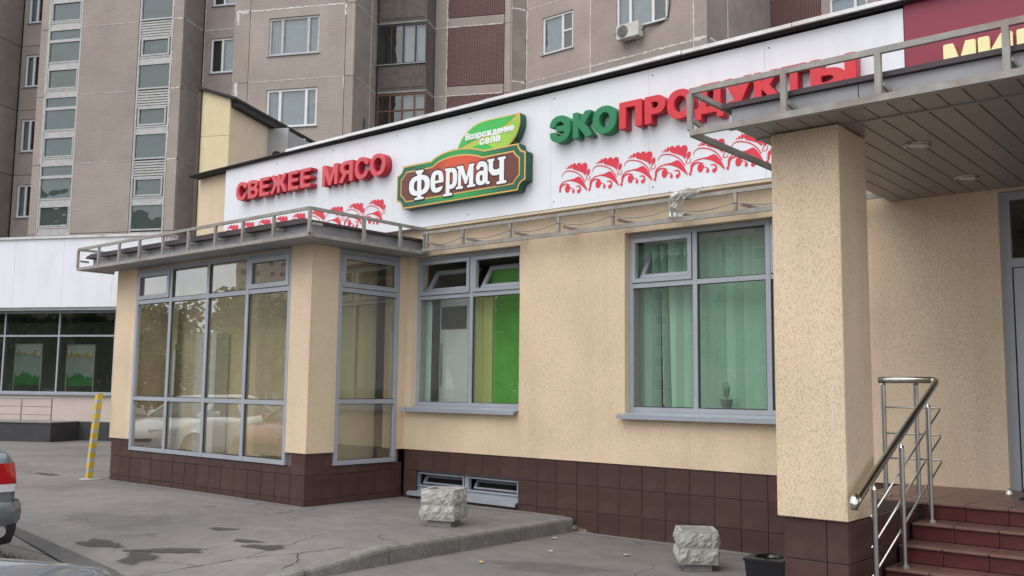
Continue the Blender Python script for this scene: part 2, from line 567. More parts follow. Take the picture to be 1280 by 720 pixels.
def thing(name, label, cat, loc=(0, 0, 0), rotz=0, group=None, org=None):
    """An Empty at the thing's base. org: the point of the geometry's own coordinates that sits on it."""
    o = bpy.data.objects.new(name, None)
    o.empty_display_size = 0.2
    COL.objects.link(o)
    o.location = loc
    o.rotation_euler = (0, 0, rotz)
    if org:
        ORG[o.name] = org
    return tag(o, label, cat, group)


def wthing(name, label, cat, base, group=None):
    """thing whose parts are written in world coordinates"""
    return thing(name, label, cat, base, 0, group, base)


def box_mesh(name, w, d, h, bev=0.004):
    return MB().box(-w / 2, w / 2, -d / 2, d / 2, -h / 2, h / 2).mesh(name, bev)


# ------------------------------------------------------------------ outlines from distance fields (lettering, ornaments)
def march(F, xs, ys, lvl=0.0):
    """closed loops of F<lvl on a grid F[j,i]"""
    A = F < lvl
    nx, ny = len(xs), len(ys)
    nxt = {}
    def pt(e):
        k, i, j = e
        if k == 0:
            a, b = F[j, i], F[j, i + 1]
            t = (lvl - a) / (b - a)
            return (xs[i] + t * (xs[i + 1] - xs[i]), ys[j])
        a, b = F[j, i], F[j + 1, i]
        t = (lvl - a) / (b - a)
        return (xs[i], ys[j] + t * (ys[j + 1] - ys[j]))
    c = A[:-1, :-1].astype(int) + 2 * A[:-1, 1:] + 4 * A[1:, 1:] + 8 * A[1:, :-1]
    js, is_ = np.nonzero((c > 0) & (c < 15))
    T = {1: [(3, 0)], 2: [(0, 1)], 3: [(3, 1)], 4: [(1, 2)], 5: [(3, 2), (1, 0)], 6: [(0, 2)], 7: [(3, 2)], 8: [(2, 3)],
         9: [(2, 0)], 10: [(0, 3), (2, 1)], 11: [(2, 1)], 12: [(1, 3)], 13: [(1, 0)], 14: [(0, 3)]}
    for j, i in zip(js.tolist(), is_.tolist()):
        E = [(0, i, j), (1, i + 1, j), (0, i, j + 1), (1, i, j)]
        for a, b in T[int(c[j, i])]:
            nxt[E[a]] = E[b]
    loops = []
    while nxt:
        s = next(iter(nxt))
        lp, e = [], s
        while e in nxt:
            lp.append(pt(e))
            e = nxt.pop(e)
        if len(lp) > 3:
            loops.append(lp)
    return loops


def rdp(p, eps):
    if len(p) < 3:
        return p
    a, b = np.array(p[0]), np.array(p[-1])
    q = np.array(p[1:-1])
    d = b - a
    L = np.hypot(*d)
    dist = np.abs(d[0] * (q[:, 1] - a[1]) - d[1] * (q[:, 0] - a[0])) / L if L > 1e-9 else np.hypot(q[:, 0] - a[0], q[:, 1] - a[1])
    k = int(dist.argmax())
    if dist[k] > eps:
        return rdp(p[:k + 2], eps)[:-1] + rdp(p[k + 1:], eps)
    return [p[0], p[-1]]


def simplify(lp, eps):
    h = len(lp) // 2
    out = rdp(lp[:h + 1], eps)[:-1] + rdp(lp[h:] + [lp[0]], eps)[:-1]
    return out


def loops_mesh(name, loops, depth, eps=0.0012):
    """filled outline in the local XZ plane, from y=-depth (front) to y=0"""
    cu = bpy.data.curves.new(name, 'CURVE')
    cu.dimensions = '2D'
    cu.fill_mode = 'BOTH' if depth > 0.006 else 'FRONT'
    cu.extrude = depth / 2 if depth > 0.006 else 0
    for lp in loops:
        lp = simplify(lp, eps)
        if len(lp) < 3:
            continue
        sp = cu.splines.new('POLY')
        sp.points.add(len(lp) - 1)
        for q, (x, y) in zip(sp.points, lp):
            q.co = (x, y, 0, 1)
        sp.use_cyclic_u = True
    o = bpy.data.objects.new(name, cu)
    me = bpy.data.meshes.new_from_object(o)
    bpy.data.objects.remove(o)
    bpy.data.curves.remove(cu)
    off = depth / 2 if depth > 0.006 else 0
    for v in me.vertices:
        x, y, z = v.co
        v.co = (x, -z - off if depth > 0.006 else -depth, y)
    bm = bmesh.new(); bm.from_mesh(me)
    bmesh.ops.remove_doubles(bm, verts=bm.verts, dist=1e-6)
    bmesh.ops.recalc_face_normals(bm, faces=bm.faces)
    bm.to_mesh(me); bm.free()
    me.name = name
    return me


def grid(x0, x1, y0, y1, step):
    xs = np.arange(x0, x1 + step, step)
    ys = np.arange(y0, y1 + step, step)
    return xs, ys, *np.meshgrid(xs, ys)


def seg_dist(X, Y, a, b):
    ax, ay = a
    dx, dy = b[0] - ax, b[1] - ay
    L2 = dx * dx + dy * dy + 1e-12
    t = np.clip(((X - ax) * dx + (Y - ay) * dy) / L2, 0, 1)
    return np.hypot(X - ax - t * dx, Y - ay - t * dy), t


def f_stroke(X, Y, pts, r):
    """tapered stroke, r: list of radii at the points"""
    F = np.full(X.shape, 9.0)
    for i in range(len(pts) - 1):
        d, t = seg_dist(X, Y, pts[i], pts[i + 1])
        F = np.minimum(F, d - (r[i] * (1 - t) + r[i + 1] * t))
    return F


def f_poly(X, Y, pts):
    F = np.full(X.shape, 9.0)
    ins = np.zeros(X.shape, bool)
    n = len(pts)
    for i in range(n):
        a, b = pts[i], pts[(i + 1) % n]
        F = np.minimum(F, seg_dist(X, Y, a, b)[0])
        if abs(a[1] - b[1]) > 1e-9:
            c = ((a[1] > Y) != (b[1] > Y)) & (X < (b[0] - a[0]) * (Y - a[1]) / (b[1] - a[1]) + a[0])
            ins ^= c
    return np.where(ins, -F, F)


def f_box(X, Y, x0, y0, x1, y1):
    return f_poly(X, Y, [(x0, y0), (x1, y0), (x1, y1), (x0, y1)])


def f_ell(X, Y, cx, cy, rx, ry, p=2.0, rot=0.0):
    u, v = X - cx, Y - cy
    if rot:
        u, v = u * math.cos(rot) + v * math.sin(rot), -u * math.sin(rot) + v * math.cos(rot)
    return ((np.abs(u / rx) ** p + np.abs(v / ry) ** p) ** (1 / p) - 1) * min(rx, ry)


def bez(p0, p1, p2, p3, n=10):
    t = np.linspace(0, 1, n)[:, None]
    P = [np.array(q, float) for q in (p0, p1, p2, p3)]
    B = (1 - t) ** 3 * P[0] + 3 * (1 - t) ** 2 * t * P[1] + 3 * (1 - t) * t * t * P[2] + t ** 3 * P[3]
    return [tuple(q) for q in B]


def smooth_line(pts, n=5, closed=False):
    """Catmull-Rom"""
    P = [np.array(p, float) for p in pts]
    out = []
    k = len(P)
    for i in range(k if closed else k - 1):
        a = P[(i - 1) % k] if (closed or i) else P[0]
        b, c = P[i], P[(i + 1) % k]
        d = P[(i + 2) % k] if (closed or i + 2 < k) else P[-1]
        for t in np.linspace(0, 1, n, endpoint=False):
            out.append(tuple(.5 * ((2 * b) + (c - a) * t + (2 * a - 5 * b + 4 * c - d) * t * t + (3 * b - a - 3 * c + d) * t ** 3)))
    if not closed:
        out.append(tuple(P[-1]))
    return out


GLYPH = {}

def glyph_segments(ch):
    """outline segments of a character of the built-in font (cap height about 0.73)"""
    if ch in GLYPH:
        return GLYPH[ch]
    cu = bpy.data.curves.new('glyph', 'FONT')
    cu.body = ch
    o = bpy.data.objects.new('glyph', cu)
    COL.objects.link(o)
    dg = bpy.context.evaluated_depsgraph_get()
    dg.update()
    c2 = o.evaluated_get(dg).to_curve(dg, apply_modifiers=False)
    segs = []
    for sp in c2.splines:
        if sp.type == 'BEZIER':
            bp = sp.bezier_points
            lp = []
            for i in range(len(bp)):
                a, b = bp[i], bp[(i + 1) % len(bp)]
                straight = (a.handle_right - a.co).length < 1e-5 and (b.handle_left - b.co).length < 1e-5
                lp += bez(a.co[:2], a.handle_right[:2], b.handle_left[:2], b.co[:2], 2 if straight else 9)[:-1]
        else:
            lp = [tuple(p.co[:2]) for p in sp.points]
        segs += [(lp[i], lp[(i + 1) % len(lp)]) for i in range(len(lp))]
    o.evaluated_get(dg).to_curve_clear()
    bpy.data.objects.remove(o)
    bpy.data.curves.remove(cu)
    GLYPH[ch] = segs
    return segs


def glyph_field(ch, X, Y):
    D = np.full(X.shape, 9.0)
    Wn = np.zeros(X.shape, int)
    for a, b in glyph_segments(ch):
        dx, dy = b[0] - a[0], b[1] - a[1]
        t = np.clip(((X - a[0]) * dx + (Y - a[1]) * dy) / (dx * dx + dy * dy + 1e-12), 0, 1)
        D = np.minimum(D, (np.abs(X - a[0] - t * dx) ** 5 + np.abs(Y - a[1] - t * dy) ** 5) ** .2)
        if a[1] != b[1]:
            xi = (b[0] - a[0]) * (Y - a[1]) / (b[1] - a[1]) + a[0]
            up = (a[1] <= Y) & (b[1] > Y) & (X < xi)
            dn = (a[1] > Y) & (b[1] <= Y) & (X < xi)
            Wn += up.astype(int) - dn.astype(int)
    return np.where(Wn != 0, -D, D)


def letter_loops(ch, bold, x0, x1, z0, z1, step=.012):
    """bold letter of the built-in font fitted into a rectangle"""
    S = glyph_segments(ch)
    gx = [p[0] for s in S for p in s]
    gy = [p[1] for s in S for p in s]
    bx0, bx1 = min(gx) - bold, max(gx) + bold
    by0, by1 = min(gy) - bold, max(gy) + bold
    xs, ys, X, Y = grid(bx0 - .03, bx1 + .03, by0 - .03, by1 + .03, step)
    lo = march(glyph_field(ch, X, Y), xs, ys, bold)
    sx, sz = (x1 - x0) / (bx1 - bx0), (z1 - z0) / (by1 - by0)
    return [[(x0 + (p[0] - bx0) * sx, z0 + (p[1] - by0) * sz) for p in lp] for lp in lo]

# ================================================================== GROUND
def sheet(name, nx, ny, fz, x0, x1, y0, y1, m):
    vs, fs = [], []
    for j in range(ny + 1):
        for i in range(nx + 1):
            x, y = x0 + (x1 - x0) * i / nx, y0 + (y1 - y0) * j / ny
            vs.append((x, y, fz(x, y)))
    for j in range(ny):
        for i in range(nx):
            a = j * (nx + 1) + i
            fs.append((a, a + 1, a + nx + 2, a + nx + 1))
    return MB().add(vs, fs).build(name, m)


structure(sheet('ground', 8, 8, lambda x, y: 0.0, -400, 400, -400, 400, ASPH))

def pave_z(y):
    return 0.004 + .156 * min(1, max(0, (y - 4.335) / 1.96))

_ys = [4.335, 5.315, 6.295, 9, 14, 60]
_vs, _fs = [], []
for y in _ys:
    for x in (-90, -40, -20, -12, -9, -6.93):
        _vs.append((x, y, pave_z(y)))
for j in range(len(_ys) - 1):
    for i in range(5):
        a = j * 6 + i
        _fs.append((a, a + 1, a + 7, a + 6))
structure(MB().add(_vs, _fs).build('pavement', PAVE))

# kerb stones along the pavement's right edge
kerb = MB().box(-6.93, -6.86, 4.4, 9.24, -.2, -.02).build('kerb', CONC_D)
structure(kerb)
yk = 9.235
while yk > 4.4:
    L = .98
    y1, y0 = yk, yk - L
    mb = MB()
    prof = lambda z: [(-6.945, -.1), (-6.945, z), (-6.83, z - .002), (-6.80, z - .012), (-6.79, z - .035), (-6.785, -.1)]
    a, b = prof(pave_z(y0) + .004 + random.uniform(-.004, .004)), prof(pave_z(y1) + .004 + random.uniform(-.004, .004))
    n = len(a)
    vs = [(p[0], y0, p[1]) for p in a] + [(p[0], y1 - .012, p[1]) for p in b]
    fs = [tuple(range(n))[::-1], tuple(range(n, 2 * n))] + [(i, (i + 1) % n, n + (i + 1) % n, n + i) for i in range(n)]
    mb.add(vs, fs).build('kerb_stone', KERB, kerb)
    yk -= L

def stain_mat(name, col, dens):
    m = bpy.data.materials.new(name)
    n, l, b = nodes_of(m)
    b.inputs['Base Color'].default_value = (*col, 1)
    b.inputs['Roughness'].default_value = .75
    at = n.new('ShaderNodeAttribute'); at.attribute_name = 'core'
    tc = n.new('ShaderNodeTexCoord')
    nz = n.new('ShaderNodeTexNoise'); nz.inputs['Scale'].default_value = 11; nz.inputs['Detail'].default_value = 8; nz.inputs['Roughness'].default_value = .7
    l.new(tc.outputs['Object'], nz.inputs['Vector'])
    ma = n.new('ShaderNodeMath'); ma.operation = 'MULTIPLY_ADD'; ma.inputs[1].default_value = 1.5
    l.new(nz.outputs['Fac'], ma.inputs[0]); l.new(at.outputs['Fac'], ma.inputs[2])
    mr = n.new('ShaderNodeMapRange'); mr.interpolation_type = 'SMOOTHSTEP'
    mr.inputs['From Min'].default_value = .95; mr.inputs['From Max'].default_value = 1.35; mr.inputs['To Max'].default_value = dens
    l.new(ma.outputs[0], mr.inputs['Value'])
    tr = n.new('ShaderNodeBsdfTransparent')
    mx = n.new('ShaderNodeMixShader')
    l.new(mr.outputs['Result'], mx.inputs['Fac']); l.new(tr.outputs[0], mx.inputs[1]); l.new(b.outputs[0], mx.inputs[2])
    out = [q for q in n if q.type == 'OUTPUT_MATERIAL'][0]
    l.new(mx.outputs[0], out.inputs['Surface'])
    return m
STAIN = stain_mat('damp asphalt stain', (.055, .05, .047), .8)
GRIT = stain_mat('pale dust drift', (.30, .28, .25), .55)

def blob(name, label, cx, cy, rx, ry, rot=0.0, m=None, z=.007):
    """soft-edged stain lying on the asphalt"""
    vs, co, fs = [(0, 0)], [1.0], []
    N_ = 28
    for r_, c_ in ((.35, .9), (.7, .45), (1.0, 0.0)):
        for i in range(N_):
            a = 2 * math.pi * i / N_
            q = r_ * (1 + .18 * math.sin(3 * a + cx * 9) + .12 * math.sin(5 * a + cy * 7))
            vs.append((rx * q * math.cos(a), ry * q * math.sin(a))); co.append(c_)
    for i in range(N_):
        fs.append((0, 1 + i, 1 + (i + 1) % N_))
        for k in range(2):
            fs.append((1 + k * N_ + i, 1 + (k + 1) * N_ + i, 1 + (k + 1) * N_ + (i + 1) % N_, 1 + k * N_ + (i + 1) % N_))
    ca, sa = math.cos(rot), math.sin(rot)
    P_ = [(cx + x * ca - y * sa, cy + x * sa + y * ca) for x, y in vs]
    me = bpy.data.meshes.new(name)
    me.from_pydata([(x, y, (pave_z(y) if x < -6.93 else 0) + z) for x, y in P_], [], fs)
    at = me.attributes.new('core', 'FLOAT', 'POINT')
    at.data.foreach_set('value', co)
    return structure(place(name, me, m or STAIN), label)

blob('damp_stain', 'small dark damp stain on the pavement', -9.55, 4.86, .42, .17, R(8))
blob('damp_stain', 'long dark damp streak on the pavement', -8.60, 5.06, .55, .13, R(28), z=.0075)
blob('damp_stain', 'stubby dark damp stain beside the long streak', -8.60, 4.76, .36, .20, R(-32), z=.0085)
blob('damp_stain', 'oval dark damp stain near the kerb', -7.86, 5.66, .34, .12, R(14))
blob('damp_stain', 'narrow dark streak near the kerb', -8.27, 5.73, .26, .07, R(14))
blob('damp_stain', 'short dark streak before the glazed bay', -9.03, 5.95, .22, .07, R(18))
blob('damp_stain', 'dark damp patch beside the striped post', -16.2, 7.28, .45, .12, R(4))
blob('damp_stain', 'long damp streak leading to the bay corner', -16.2, 8.75, 1.3, .20, R(-25))
blob('dust_drift', 'pale dust along the foot of the brown tiles', -5.2, 9.18, 2.2, .12, 0, GRIT)
blob('dust_drift', 'pale dust before the bay front', -12.2, 7.52, 2.6, .12, 0, GRIT)
blob('dust_drift', 'pale dust under the basement window', -8.3, 9.15, 1.4, .16, 0, GRIT)
blob('oil_stain', 'faint dark oil mark on the lower asphalt', -5.6, 7.2, .8, .35, R(20), stain_mat('faint oil', (.09, .082, .078), .22))
blob('oil_stain', 'faint dark oil mark before the bay', -10.6, 5.6, 1.1, .5, R(10), stain_mat('faint oil two', (.11, .10, .095), .2))

CRACK = mat('open crack', (.035, .032, .03), .95)
def crack(pts, w_=.011):
    P_ = []
    for a, b in zip(pts[:-1], pts[1:]):
        k = max(2, int(math.hypot(b[0] - a[0], b[1] - a[1]) / .05))
        for i in range(k):
            t = i / k
            P_.append((a[0] + (b[0] - a[0]) * t + random.uniform(-.018, .018), a[1] + (b[1] - a[1]) * t + random.uniform(-.018, .018)))
    P_.append(pts[-1])
    vs, fs = [], []
    for i, p in enumerate(P_):
        q, r_ = P_[max(i - 1, 0)], P_[min(i + 1, len(P_) - 1)]
        d = Vector((r_[0] - q[0], r_[1] - q[1])).normalized()
        h = w_ * .6 * random.uniform(.1, 1.0) * (.3 if i in (0, len(P_) - 1) else 1)
        for s_ in (-1, 1):
            x, y = p[0] - d.y * h * s_, p[1] + d.x * h * s_
            vs.append((x, y, (pave_z(y) if x < -6.93 else 0) + .005))
        if i:
            fs.append((2 * i - 2, 2 * i, 2 * i + 1, 2 * i - 1))
    return structure(MB().add(vs, fs).build('pavement_crack', CRACK), 'ragged crack in the asphalt')
crack([(-7.9, 4.36), (-7.75, 4.9), (-7.66, 5.3), (-7.36, 5.66), (-7.16, 6.05)], .014)
crack([(-7.66, 5.3), (-7.75, 5.9), (-7.9, 6.5), (-7.8, 6.9)], .008)
crack([(-8.6, 4.45), (-8.3, 4.75), (-7.9, 4.85), (-7.75, 4.9)], .008)
crack([(-7.36, 5.66), (-7.1, 5.45), (-6.97, 5.2)], .012)
crack([(-9.6, 6.3), (-9.3, 6.6), (-9.35, 6.9)], .006)
crack([(-12.5, 4.5), (-11.2, 4.25), (-10.2, 4.12), (-9.6, 4.0)], .012)
crack([(-6.6, 8.9), (-5.9, 8.3), (-5.5, 8.0), (-5.6, 7.4)], .005)
vs, fs = [], []
for i in range(260):
    x, y = -9.6 + random.gauss(0, .38), 3.98 + random.gauss(0, .05)
    a, h = random.uniform(0, 6.28), random.uniform(.02, .07)
    k = len(vs)
    vs += [(x - .004, y, .004), (x + .004, y, .004), (x + .03 * math.cos(a), y + .03 * math.sin(a), h)]
    fs.append((k, k + 1, k + 2))
weeds = MB().add(vs, fs).build('weeds', mat('dry green weeds', (.10, .11, .04), .8, var=.3))
weeds['kind'] = 'stuff'
weeds['label'] = 'low dry weeds growing along a crack in the asphalt'
# diagonal dark strip of new asphalt and its pale concrete edge
_sp = [(-14.0, 5.20), (-14.0, 4.98), (-11.5, 4.68), (-8.45, 4.13), (-7.2, 3.86), (-7.2, 4.1), (-8.3, 4.38), (-11.9, 4.86)]
structure(MB().add([(x, y, max(.004, pave_z(y)) + .006) for x, y in _sp], [(0, 1, 2, 7), (2, 3, 6, 7), (3, 4, 5, 6)]).build('asphalt_patch', PATCH), 'dark strip of newer asphalt crossing the lot')

# ================================================================== SHOP
shop = wthing('shop_building', 'beige plastered shop with brown tiled base, glazed bay and stepped porch', 'shop', (-6.0, 9.4, 0))
FY0 = 9.25
walls = MB()
def wz(x0, x1, z0, z1, y0=FY0, y1=FY0 + .3):
    walls.box(x0, x1, y0, y1, z0, z1)
TOP = 5.38
wz(-15.22, -14.15, .82, TOP); wz(-14.15, -9.95, 3.5, TOP); wz(-9.95, -9.63, .82, TOP)
wz(-9.63, -7.67, .82, 1.37); wz(-9.63, -7.67, 3.5, TOP); wz(-7.67, -6.08, .82, TOP)
wz(-6.08, -3.5, .82, 1.37); wz(-6.08, -3.5, 3.5, TOP); wz(-3.5, -2.08, .82, TOP)
wz(-2.08, -.6, 3.49, TOP); wz(-.6, 4.0, .82, TOP)
# bay columns
walls.box(-14.79, -14.17, 7.58, FY0, .82, 3.5)
walls.box(-10.19, -9.76, 7.58, 8.03, .82, 3.5)
walls.box(-10.05, -9.76, 9.125, FY0, .82, 3.5)
wall = walls.build('wall', STUCCO, shop)
MB().box(-15.22, -14.92, FY0 + .3, 16, 0, TOP).box(3.7, 4, FY0 + .3, 16, 0, TOP).box(-15.22, 4, 16, 16.3, 0, TOP).build('rear_wall', STUCCO, shop)
MB().box(-14.9, 3.68, FY0 + .31, 15.98, 4.9, 5.1).build('roof', DARK, shop)
# porch column
col = MB().box(-2.875, -2.385, 6.27, 6.79, .82, 3.5).build('column', STUCCO, shop, bev=.006)

# plinth: backing plus single tiles
TW = .303
plinth = MB().box(-9.745, -9.58, FY0 + .03, FY0 + .3, -.2, .815).box(-9.58, -7.68, FY0 + .03, FY0 + .3, .565, .815) \
    .box(-9.58, -7.68, FY0 + .03, FY0 + .3, -.2, .265).box(-7.68, -2.42, FY0 + .03, FY0 + .3, -.2, .815).build('plinth', GROUT, shop)
tile_cache = {}
def tile(parent, x0, x1, z0, z1, y=None, x=None, m=TILE, face='y', gap=.005, name='tile', thick=.02):
    """one tile; face y: front at y; face x: x0,x1 are Y extents, front at x"""
    w, h = round(x1 - x0 - gap, 4), round(z1 - z0 - gap, 4)
    if w < .02 or h < .02:
        return
    key = (w, h, m.name, thick)
    if key not in tile_cache:
        tile_cache[key] = box_mesh('tile', w, thick, h, .002)
    j = random.uniform(-.0015, .0015)
    if face == 'y':
        o = place(name, tile_cache[key], m, parent, ((x0 + x1) / 2, y + thick / 2 + j, (z0 + z1) / 2))
    else:
        o = place(name, tile_cache[key], m, parent, (x - thick / 2 + j, (x0 + x1) / 2, (z0 + z1) / 2), R(90))
    o.rotation_euler[1] = random.uniform(-.003, .003) if face == 'y' else 0
    return o

rows = [(.54, .815), (.237, .54), (-.066, .237)]
k = -7
xs_main = [-7.68 + TW * i for i in range(-6, 19)]
xs_main = [-9.745] + [x for x in xs_main if x > -9.7 and x < -2.43] + [-2.43]
for a, b in zip(xs_main[:-1], xs_main[1:]):
    for r_, (z0, z1) in enumerate(rows):
        if r_ == 1 and a > -9.6 and b < -7.6:
            continue
        tile(plinth, a, b, z0, z1, FY0 + .015)

bay_pl = MB().box(-14.74, -9.80, 7.62, 9.2, -.1, .53).box(-14.74, -14.2, 7.62, 9.2, .53, .815).box(-10.16, -9.80, 7.62, 8.0, .53, .815) \
    .box(-10.16, -9.80, 9.14, 9.2, .53, .815).build('bay_plinth', GROUT_PALE, shop)
nx = 16
bx = [-14.755 + i * (4.975 / nx) for i in range(nx + 1)]
for a, b in zip(bx[:-1], bx[1:]):
    tile(bay_pl, a, b, .237, .54, 7.602, gap=.009); tile(bay_pl, a, b, -.06, .237, 7.602, gap=.009)
    if b < -14.1 or a > -10.25:
        tile(bay_pl, a, b, .54, .815, 7.602)
    else:
        tile(bay_pl, a, b, .54, .645, 7.602)
by = [7.585 + i * .3 for i in range(6)] + [FY0 + .01]
for a, b in zip(by[:-1], by[1:]):
    tile(bay_pl, a, b, .237, .54, x=-9.782, face='x'); tile(bay_pl, a, b, -.06, .237, x=-9.782, face='x')
    tile(bay_pl, a, b, .54, .815 if a < 7.8 else .645, x=-9.782, face='x')
tile(bay_pl, 7.886, 8.02, .645, .815, x=-9.782, face='x')

# ---------------------------------------------------------------- windows
def y_plane(yf):
    return lambda a, d, z: (a, yf + d, z)
def x_plane(xf):
    return lambda a, d, z: (xf - d, a, z)

def window(parent, tf, cols, rws, kinds, glass, d=.10, w=.055, name='window', dep=.07, m=FRAME):
    """frame of bars as the part; panes, sashes and tilted leaves are its pieces.
    cols, rws: edges; kinds[r][c]: fix / sash / tilt"""
    fr = MB(tf)
    for i, a in enumerate(cols):
        e = w if 0 < i < len(cols) - 1 else w * .9
        lo, hi = (a - e / 2, a + e / 2) if 0 < i < len(cols) - 1 else ((a, a + e) if i == 0 else (a - e, a))
        fr.box(lo, hi, d, d + dep, rws[0], rws[-1])
    for j, z in enumerate(rws):
        e = w
        lo, hi = (z - e / 2, z + e / 2) if 0 < j < len(rws) - 1 else ((z, z + e) if j == 0 else (z - e, z))
        for c0, c1 in zip(cols[:-1], cols[1:]):
            fr.box(c0 + w * .45, c1 - w * .45, d + .004, d + dep - .004, lo + .0007, hi - .0007)
    F = fr.build(name, m, parent)
    for j in range(len(rws) - 1):
        for i in range(len(cols) - 1):
            a0, a1 = cols[i] + w * .55, cols[i + 1] - w * .55
            z0, z1 = rws[j] + w * (.95 if j == 0 else .5), rws[j + 1] - w * (.95 if j == len(rws) - 2 else .5)
            kd = kinds[j][i]
            def gasket(p0, p1, q0, q1, dd):
                g = MB(tf); t = .008
                g.box(p0, p1, dd, dd + .012, q0, q0 + t); g.box(p0, p1, dd, dd + .012, q1 - t, q1)
                g.box(p0, p0 + t, dd, dd + .012, q0 + t, q1 - t); g.box(p1 - t, p1, dd, dd + .012, q0 + t, q1 - t)
                g.build('gasket', FRAME_D, F)
            def ring(p0, p1, q0, q1, d0, d1, t, nm):
                g = MB(tf)
                g.box(p0, p1, d0, d1, q0, q0 + t); g.box(p0, p1, d0, d1, q1 - t, q1)
                g.box(p0, p0 + t, d0, d1, q0 + t, q1 - t); g.box(p1 - t, p1, d0, d1, q0 + t, q1 - t)
                return g.build(nm, m, F)
            if kd == 'fix':
                gasket(a0, a1, z0, z1, d + .012)
                MB(tf).add([(a0, d + .03, z0), (a1, d + .03, z0), (a1, d + .03, z1), (a0, d + .03, z1)], [(0, 1, 2, 3)]).build('pane', glass, F)
            elif kd == 'sash':
                ring(a0 + .008, a1 - .008, z0 + .008, z1 - .008, d - .012, d + .05, .062, 'sash')
                gasket(a0 + .068, a1 - .068, z0 + .068, z1 - .068, d + .008)
                MB(tf).add([(a0 + .07, d + .03, z0 + .07), (a1 - .07, d + .03, z0 + .07), (a1 - .07, d + .03, z1 - .07), (a0 + .07, d + .03, z1 - .07)], [(0, 1, 2, 3)]).build('pane', glass, F)
            else:
                ring(a0 + .008, a1 - .008, z0 + .008, z1 - .008, d - .012, d + .045, .048 if z1 - z0 > .35 else .022, 'sash')
                # leaf tilted inwards about its lower edge
                sm_ = z1 - z0 < .35
                p0, p1, q0, q1, t = (a0 + .05, a1 - .05, z0 + .045, z1 - .03, .024) if sm_ else (a0 + .07, a1 - .07, z0 + .07, z1 - .05, .05)
                ang = R(33)
                H = q1 - q0
                def tilt(a, dd, h, base=q0):
                    return tf(a, d + .065 + h * math.sin(ang) + dd * math.cos(ang), base + h * math.cos(ang) - dd * math.sin(ang))
                g = MB(tilt)
                g.box(p0, p1, 0, .045, 0, t); g.box(p0, p1, 0, .045, H - t, H)
                g.box(p0, p0 + t, 0, .045, t, H - t); g.box(p1 - t, p1, 0, .045, t, H - t)
                lf = g.build('tilted_leaf', m, F)
                MB(tilt).add([(p0 + t, .02, t), (p1 - t, .02, t), (p1 - t, .02, H - t), (p0 + t, .02, H - t)], [(0, 1, 2, 3)]).build('pane', glass, F)
    return F

def sill(parent, tf, a0, a1, z, out=.09, d=.10):
    g = MB(tf)
    g.add([(a0, -out, z - .035), (a1, -out, z - .035), (a1, d, z - .004), (a0, d, z - .004),
           (a0, -out, z - .012), (a1, -out, z - .012), (a1, d, z + .018), (a0, d, z + .018)],
          [(0, 3, 2, 1), (4, 5, 6, 7), (0, 1, 5, 4), (1, 2, 6, 5), (2, 3, 7, 6), (3, 0, 4, 7)])
    g.box(a0, a1, -out - .012, -out, z - .06, z - .011)
    return g.build('sill', SILLM, parent)

P = y_plane(FY0)
w1 = window(shop, P, [-9.63, -8.6, -7.67], [1.42, 2.92, 3.495], [['fix', 'fix'], ['tilt', 'tilt']], GLASS)
sill(w1, P, -9.70, -7.675, 1.40)
w2 = window(shop, P, [-6.08, -5.215, -4.345, -3.5], [1.42, 2.88, 3.495], [['fix', 'fix', 'fix'], ['tilt', 'fix', 'tilt']], GLASS)
sill(w2, P, -6.13, -3.5, 1.40)
wb = window(shop, y_plane(FY0 + .02), [-9.57, -8.62, -7.685], [.275, .56], [['tilt', 'tilt']], GLASS, d=.06, w=.04, m=SILLM)
sill(wb, y_plane(FY0 + .02), -9.62, -7.68, .262, out=.05, d=.08)
B = y_plane(7.58)
wf = window(shop, B, [-14.165, -13.15, -12.15, -11.17, -10.195], [.655, 1.452, 2.95, 3.47],
            [['fix'] * 4, ['fix'] * 4, ['sash', 'fix', 'fix', 'sash']], GLASS_BAY, d=.0, w=.062, name='bay_window')
S = x_plane(-9.76)
ws = window(shop, S, [8.035, 9.12], [.65, 1.475, 2.95, 3.49], [['fix'], ['fix'], ['sash']], GLASS_BAY, d=.0, w=.062, name='bay_window')

# ---------------------------------------------------------------- interior seen through the glass
MB().box(-9.9, 3.6, 12.8, 12.9, .85, 3.6).box(-9.95, -9.9, FY0 + .31, 12.8, .85, 3.6).build('interior_wall', INT_D, shop)
MB().box(-9.95, 3.6, FY0 + .31, 12.9, .75, .85).build('interior_floor', INT_F, shop)
MB().box(-9.95, 3.6, FY0 + .31, 12.9, 3.6, 3.68).build('interior_ceiling', INT_W, shop)
MB().box(-14.1, -10.45, 8.20, 8.26, .66, 3.49).build('bay_partition', INT_W, shop)
MB().box(-14.15, -10.2, 7.68, 8.19, .60, .652).box(-10.2, -9.86, 8.05, 9.1, .60, .648).build('bay_floor', INT_F, shop)
MB().box(-14.79, -9.78, 7.6, FY0, 3.502, 3.66).build('bay_ceiling', INT_W, shop)
MB().box(-10.42, -10.36, 8.06, 9.24, .66, 3.49).build('bay_divider', INT_W, shop)

